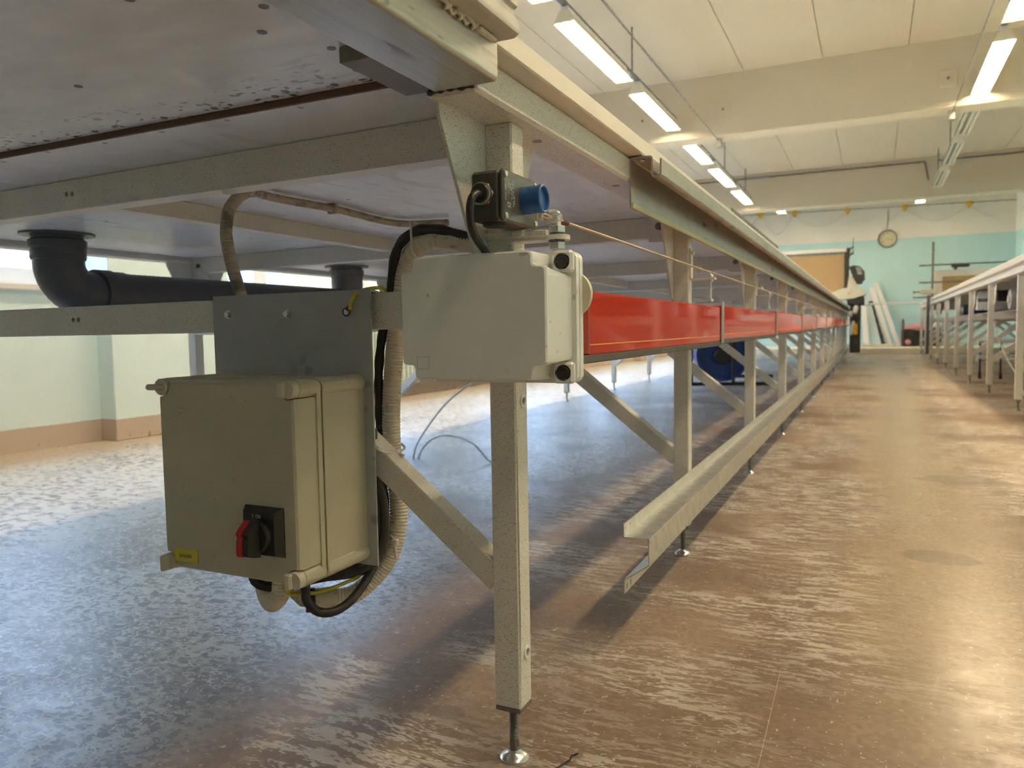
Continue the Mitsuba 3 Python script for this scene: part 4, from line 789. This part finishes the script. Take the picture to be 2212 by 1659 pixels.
for i, (ya, yb_) in enumerate(((4.75, 7.55), (8.0, 10.1))):
    r_ = thing('radiator', ['long mint cast iron radiator on the left wall behind the grey box', 'second mint cast iron radiator further along the left wall'][i], 'radiator')
    sec = hull([(XL + 0.05 + dx, dy, z) for dx, w, z in ((0.0, 0.016, 0.14), (0.0, 0.016, 0.66), (0.13, 0.016, 0.14), (0.13, 0.016, 0.66), (0.02, 0.012, 0.115), (0.11, 0.012, 0.115), (0.02, 0.012, 0.685), (0.11, 0.012, 0.685), (0.145, 0.010, 0.16), (0.145, 0.010, 0.64)) for dy in (-w, w)])
    shp = mikit.ply(sec, 'mat_radiator', smooth=35)
    n = int((yb_ - ya) / 0.062)
    for j in range(n): part(r_, 'section', {**shp, 'to_world': T().translate([0, ya + j * 0.062, 0])}, None)
    part(r_, 'pipe', cat(cyl((XL + 0.12, ya - 0.03, 0.17), (XL + 0.12, yb_ - 0.04, 0.17), 0.02, 10), cyl((XL + 0.12, ya - 0.03, 0.63), (XL + 0.12, yb_ - 0.04, 0.63), 0.02, 10)), 'mat_radiator')
whole('floor_debris', cat(hull(np.array([(0.238, 1.14, 0.0)]) + 0.011 * RNG.normal(size=(14, 3)) * (1, 0.8, 0.25) + (0, 0, 0.004)), sweep([(0.24, 1.145, 0.003), (0.262, 1.143, 0.003), (0.275, 1.142, 0.002)], 0.0016, 6, 0.004)), 'mat_black', 'small black scrap with a pale thread on the brown floor at right', 'debris')
whole('thread_scrap', sweep([(-0.352, 0.842, 0.0012), (-0.345, 0.862, 0.0014), (-0.341, 0.872, 0.002), (-0.343, 0.882, 0.0014), (-0.337, 0.890, 0.0012)], 0.0011, 6, 0.003), 'mat_black', 'short dark thread lying beside the front foot', 'debris')

# ------------------------------------------------------------------ far end: spreading machine on the left table
sm = thing('spreading_machine', 'cloth spreading machine with a brown paper sheet at the far end of the left table', 'machine')
YM = 12.0
part(sm, 'top_bar', rb(-2.1, -0.308, YM - 0.03, YM + 0.03, 1.612, 1.66, 0.006), 'mat_pale', label='pale cross bar')
part(sm, 'under_bar', rb(-2.1, -0.308, YM - 0.02, YM + 0.02, 1.582, 1.608, 0.003), 'mat_dark_steel')
part(sm, 'paper_sheet', rb(-2.05, -0.372, YM - 0.004, YM + 0.004, 1.0, 1.578, 0.001), 'mat_paper', label='brown paper sheet')
part(sm, 'side_post', cat(rb(-0.372, -0.310, YM - 0.04, YM + 0.06, 0.98, 1.60, 0.006), rb(-0.345, -0.300, YM - 0.05, YM + 0.03, 1.52, 1.66, 0.006), cyl((-0.33, YM - 0.06, 1.55), (-0.25, YM - 0.06, 1.585), 0.012, 8), cyl((-0.33, YM - 0.06, 1.63), (-0.255, YM - 0.06, 1.67), 0.010, 8)), 'mat_black')
part(sm, 'aerial', cyl((-0.262, YM, 1.60), (-0.258, YM, 1.80), 0.004, 6), 'mat_black')
part(sm, 'column', hull([(x, y, z) for x, z in ((-0.335, 1.05), (-0.15, 1.05), (-0.31, 1.26), (-0.26, 1.26)) for y in (YM - 0.05, YM + 0.02)]), 'mat_tan')
hd = part(sm, 'control_head', hull([(x, y, z) for x, z in ((-0.31, 1.385), (-0.25, 1.405), (-0.165, 1.385), (-0.105, 1.31), (-0.103, 1.20), (-0.145, 1.135), (-0.205, 1.14), (-0.255, 1.23)) for y in (YM - 0.13, YM - 0.05)]), 'mat_black', label='black control head with a grey display')
part(hd, 'display', hull([(x, YM - 0.132 + dy, z) for x, z in ((-0.225, 1.375), (-0.165, 1.372), (-0.135, 1.275), (-0.19, 1.27)) for dy in (0, 0.004)]), 'mat_fabric_grey')
part(hd, 'keys', cat(*[rb(-0.205 + 0.014 * i + 0.006 * j, -0.196 + 0.014 * i + 0.006 * j, YM - 0.1345, YM - 0.131, 1.345 - 0.018 * j, 1.355 - 0.018 * j, 0.001) for i in range(3) for j in range(3)]), 'mat_black')
part(sm, 'base_shell', along_y(Polygon([(-0.62, 0.96), (-0.55, 1.02), (-0.40, 1.075), (-0.30, 1.092), (-0.15, 1.07), (-0.102, 1.045), (-0.102, 0.985), (-0.18, 0.965), (-0.24, 0.94), (-0.45, 0.93)]).buffer(0.004), YM - 0.14, YM + 0.5), 'mat_tan', smooth=30, label='cream base shell')
part(sm, 'warning_mark', prism(Polygon([(-0.02, -0.017), (0.02, -0.017), (0, 0.018)]), 0.003, (-0.305, YM - 0.146, 1.012), (0, -1, 0), (1, 0, 0)), 'mat_yellow', smooth=False)
part(sm, 'undercarriage', rb(-0.33, -0.104, YM - 0.12, YM + 0.45, 0.845, 0.955, 0.01), 'mat_black')
part(sm, 'drive_unit', cat(rb(-0.29, -0.15, YM - 0.08, YM + 0.3, 0.16, 0.845, 0.01)), 'mat_rubber')
for i, (x, z, h) in enumerate(((-0.285, 0.72, 0.09), (-0.215, 0.78, 0.12), (-0.26, 0.52, 0.20))):
    part(sm, 'white_cover', lathe([(0.02, -h / 2), (0.034, -h / 4), (0.034, h / 4), (0.018, h / 2)], (x, YM - 0.10, z), (0.2, 0, 1), 16), 'mat_white')
part(sm, 'yellow_cover', rb(-0.245, -0.185, YM - 0.13, YM - 0.07, 0.42, 0.58, 0.01), 'mat_yellow')

# ------------------------------------------------------------------ far end: rack and roll holder on the right table
hr = thing('roll_rack', 'dark steel roll rack with horizontal bars on the right table', 'rack')
YR = 13.0
part(hr, 'post', rb(0.792, 0.824, YR - 0.016, YR + 0.016, 0.948, 1.775, 0.003), 'mat_dark_steel')
for z, x0, x1 in ((1.432, 0.63, 2.4), (1.177, 0.628, 1.2), (0.958, 0.552, 0.83)):
    part(hr, 'bar', cyl((x0, YR, z), (x1, YR, z), 0.012, 10), 'mat_dark_steel')
part(hr, 'clamp', cat(rb(1.05, 1.28, YR - 0.03, YR + 0.03, 1.385, 1.43, 0.006), rb(1.08, 1.12, YR - 0.03, YR + 0.03, 1.35, 1.40, 0.006)), 'mat_black')
part(hr, 'roller', rb(0.643, 0.86, YR - 0.05, YR + 0.05, 1.005, 1.075, 0.01), 'mat_tan')
part(hr, 'pin', cat(cyl((0.556, YR, 1.040), (0.65, YR, 1.040), 0.010, 10), cyl((0.552, YR, 1.040), (0.572, YR, 1.040), 0.022, 12)), 'mat_dark_steel')
part(hr, 'frame_leg', cat(rb(0.735, 0.778, YR - 0.04, YR + 0.02, 0.10, 0.98, 0.004), rb(0.735, 0.83, YR - 0.04, YR + 0.02, 0.95, 0.985, 0.004)), 'mat_pipe_grey')
part(hr, 'motor_box', rb(0.86, 0.93, YR - 0.1, YR + 0.02, 0.70, 0.87, 0.006), 'mat_black')
sc = thing('spreader_hood', 'white machine hood with a brown panel on the right table', 'machine')
part(sc, 'hood', along_y(rr(0.842, 2.40, 0.95, 1.365, 0.05), YR + 0.15, YR + 0.55), 'mat_pale', smooth=30)
part(sc, 'panel', rb(0.945, 2.35, YR + 0.135, YR + 0.15, 0.95, 1.265, 0.002), 'mat_paper', label='brown front panel')

# ------------------------------------------------------------------ far wall: clock, cable boxes, leaning boards, bench
ck_ = thing('wall_clock', 'round wall clock with a cream face on the far wall', 'clock')
cx, cz = 0.270, 2.365
part(ck_, 'rim', orient(trimesh.creation.annulus(0.158, 0.186, 0.05, sections=48), (cx, YF - 0.026, cz), (0, 1, 0)), 'mat_dark_steel')
part(ck_, 'face', cyl((cx, YF - 0.02, cz), (cx, YF, cz), 0.162, 40), 'mat_clockface')
for h in range(12):
    a = h * math.pi / 6; n = str(h if h else 12)
    m = meshkit.text_mesh(n, 0.024, 0.002, bold=True); m.apply_translation((-m.bounds[:, 0].mean(), -m.bounds[:, 1].mean(), 0))
    part(ck_, 'numeral', orient(m, (cx + 0.122 * math.sin(a), YF - 0.0205, cz + 0.122 * math.cos(a)), (0, -1, 0), (1, 0, 0)), 'mat_black', smooth=False)
for a, L, w in ((math.radians(236), 0.125, 0.008), (math.radians(109), 0.105, 0.010)):
    part(ck_, 'hand', beam((cx, YF - 0.024, cz), (cx + L * math.sin(a), YF - 0.024, cz + L * math.cos(a)), 0.003, w, 0.0005, up=(0, 1, 0)), 'mat_black')
YB = [(-2.297, 3.069), (-1.586, 3.042), (-0.507, 3.013), (0.583, 2.989), (1.732, 2.966)]
yl_ = ['leftmost yellow junction box high on the far wall', 'yellow junction box high on the far wall, right of the distant left lamp', 'yellow junction box high on the far wall, midway to the clock', 'yellow junction box high on the far wall, just right of the clock', 'rightmost yellow junction box high on the far wall']
for (x, z), l in zip(YB, yl_):
    q = thing('wall_junction_box', l, 'junction box')
    part(q, 'cap', lathe([(0.030, 0), (0.052, 0.02), (0.055, 0.06), (0.030, 0.085)], (x, YF, z), (0, -1, 0), 16), 'mat_yellow')
    part(q, 'stem', cyl((x, YF - 0.04, z - 0.05), (x, YF - 0.04, z - 0.085), 0.018, 10), 'mat_brass')
def drape(x0, z0, x1, z1, sag, label):
    p = [(x0 + (x1 - x0) * t, YF - 0.045, z0 + (z1 - z0) * t - sag * 4 * t * (1 - t)) for t in np.linspace(0, 1, 13)]
    whole('wall_cable', sweep(p, 0.008, 6, 0.1), 'mat_cable_white', label, 'cable')
drape(-2.9, 2.55, -2.34, 3.02, 0.05, 'white cable hanging left of the leftmost yellow box')
drape(-2.25, 3.02, -1.63, 2.99, 0.40, 'white cable sagging deeply between the two leftmost yellow boxes')
drape(-1.54, 2.99, -0.55, 2.97, 0.27, 'white cable sagging between the second and middle yellow box')
drape(0.25, 2.75, 0.54, 2.94, 0.03, 'short white cable rising to the yellow box above the clock')
drape(0.63, 2.94, 1.69, 2.92, 0.26, 'white cable sagging between the two rightmost yellow boxes')
drape(1.78, 2.91, 2.3, 2.60, 0.04, 'white cable falling right of the rightmost yellow box')
whole('wall_cable', sweep([(XL, YF - 0.01, 3.10), (XR, YF - 0.01, 2.98)], 0.006, 6, 1.0), 'mat_pipe_grey', 'thin taut wire across the top of the far wall', 'cable')
whole('wall_wire', sweep([(0.27, YF - 0.01, 2.98), (0.275, YF - 0.01, 2.8), (0.255, YF - 0.01, 2.58)], 0.006, 6, 0.1), 'mat_pipe_grey', 'thin wire running down the far wall to the clock', 'cable')
def lean(name, x0, z0, x1, z1, w, y0, y1, mat, lab, c, th=0.03):
    m = beam((x0, y0, z0), (x1, y1, z1), w, th, 0.004, up=(0, 1, 0)); whole(name, m, mat, lab, c)
lean('leaning_board', 0.50, 0.117, 0.055, 1.44, 0.095, 17.45, 17.9, 'mat_white', 'long white board leaning on the far wall, rightmost', 'board')
lean('leaning_board', 0.335, 0.117, -0.02, 1.36, 0.105, 17.35, 17.85, 'mat_white', 'white board leaning on the far wall between black strip and rightmost board', 'board')
lean('leaning_board', 0.225, 0.117, -0.04, 1.05, 0.085, 17.25, 17.7, 'mat_black', 'narrow black board leaning on the far wall left of the white boards', 'board')
lean('leaning_sheet', 0.10, 0.117, -0.10, 0.95, 0.18, 17.2, 17.6, 'mat_clear', 'pale green glass like sheet leaning left of the black board', 'sheet', 0.012)
lean('leaning_sheet', -0.10, 0.117, -0.16, 0.94, 0.10, 17.15, 17.4, 'mat_pale', 'beige strip leaning beside the machine at the far wall', 'sheet', 0.012)
bg = thing('white_bag', 'crumpled white plastic sheet behind the machine at the far wall', 'plastic sheet')
v = hull([(x, y, z) for x, z in ((-0.16, 0.98), (-0.12, 1.18), (-0.03, 1.33), (0.05, 1.30), (0.10, 1.10), (0.02, 1.0)) for y in (17.90, 17.97)]); part(bg, 'sheet', v, 'mat_white', smooth=False)
whole('floor_plank', rb(-0.22, 0.42, 17.0, 17.12, 0.115, 0.17, 0.006), 'mat_tan', 'brown wooden plank on the step in front of the leaning boards', 'plank')
whole('barrier_bar', cyl((-0.30, 16.02, 0.958), (0.80, 16.02, 0.951), 0.016, 10), 'mat_pale', 'thin pale horizontal bar between the two tables at the far end', 'bar')
tb2 = thing('textile_bin', 'dark bin frame heaped with pink fabric by the far wall', 'bin')
part(tb2, 'post', rb(0.545, 0.585, 17.2, 17.26, 0.115, 0.665, 0.004), 'mat_maroon')
part(tb2, 'bin', rb(0.55, 1.25, 17.25, 17.7, 0.118, 0.46, 0.01), 'mat_black')
g = np.array([(x, y) for x in np.linspace(0.56, 1.24, 24) for y in np.linspace(17.25, 17.7, 12)])
pk = trimesh.creation.icosphere(subdivisions=4, radius=1.0); vv = pk.vertices * (0.34, 0.22, 0.10); vv = vv * (1 + 0.35 * (meshkit.fbm(pk.vertices * 3 + 5, 3) - 0.5))[:, None] + (0.92, 17.46, 0.47); pk.vertices = vv
part(tb2, 'fabric', pk, 'mat_pink', smooth=True, label='heap of pink fabric')
part(tb2, 'lining', sweep([(1.02, 17.24, 0.45), (1.10, 17.24, 0.50), (1.17, 17.24, 0.60), (1.20, 17.24, 0.72)], 0.025, 10, 0.03), 'mat_white')
part(tb2, 'rag', lathe([(0.06, 0), (0.05, 0.03), (0.02, 0.05)], (0.66, 17.24, 0.20), (0, -1, 0.3), 12), 'mat_pink')
scene.pop('uncounted', None)
for k in [k for k in labels if k not in scene and not any(s.startswith(k + '__') for s in scene)]: print('label without shape', k)
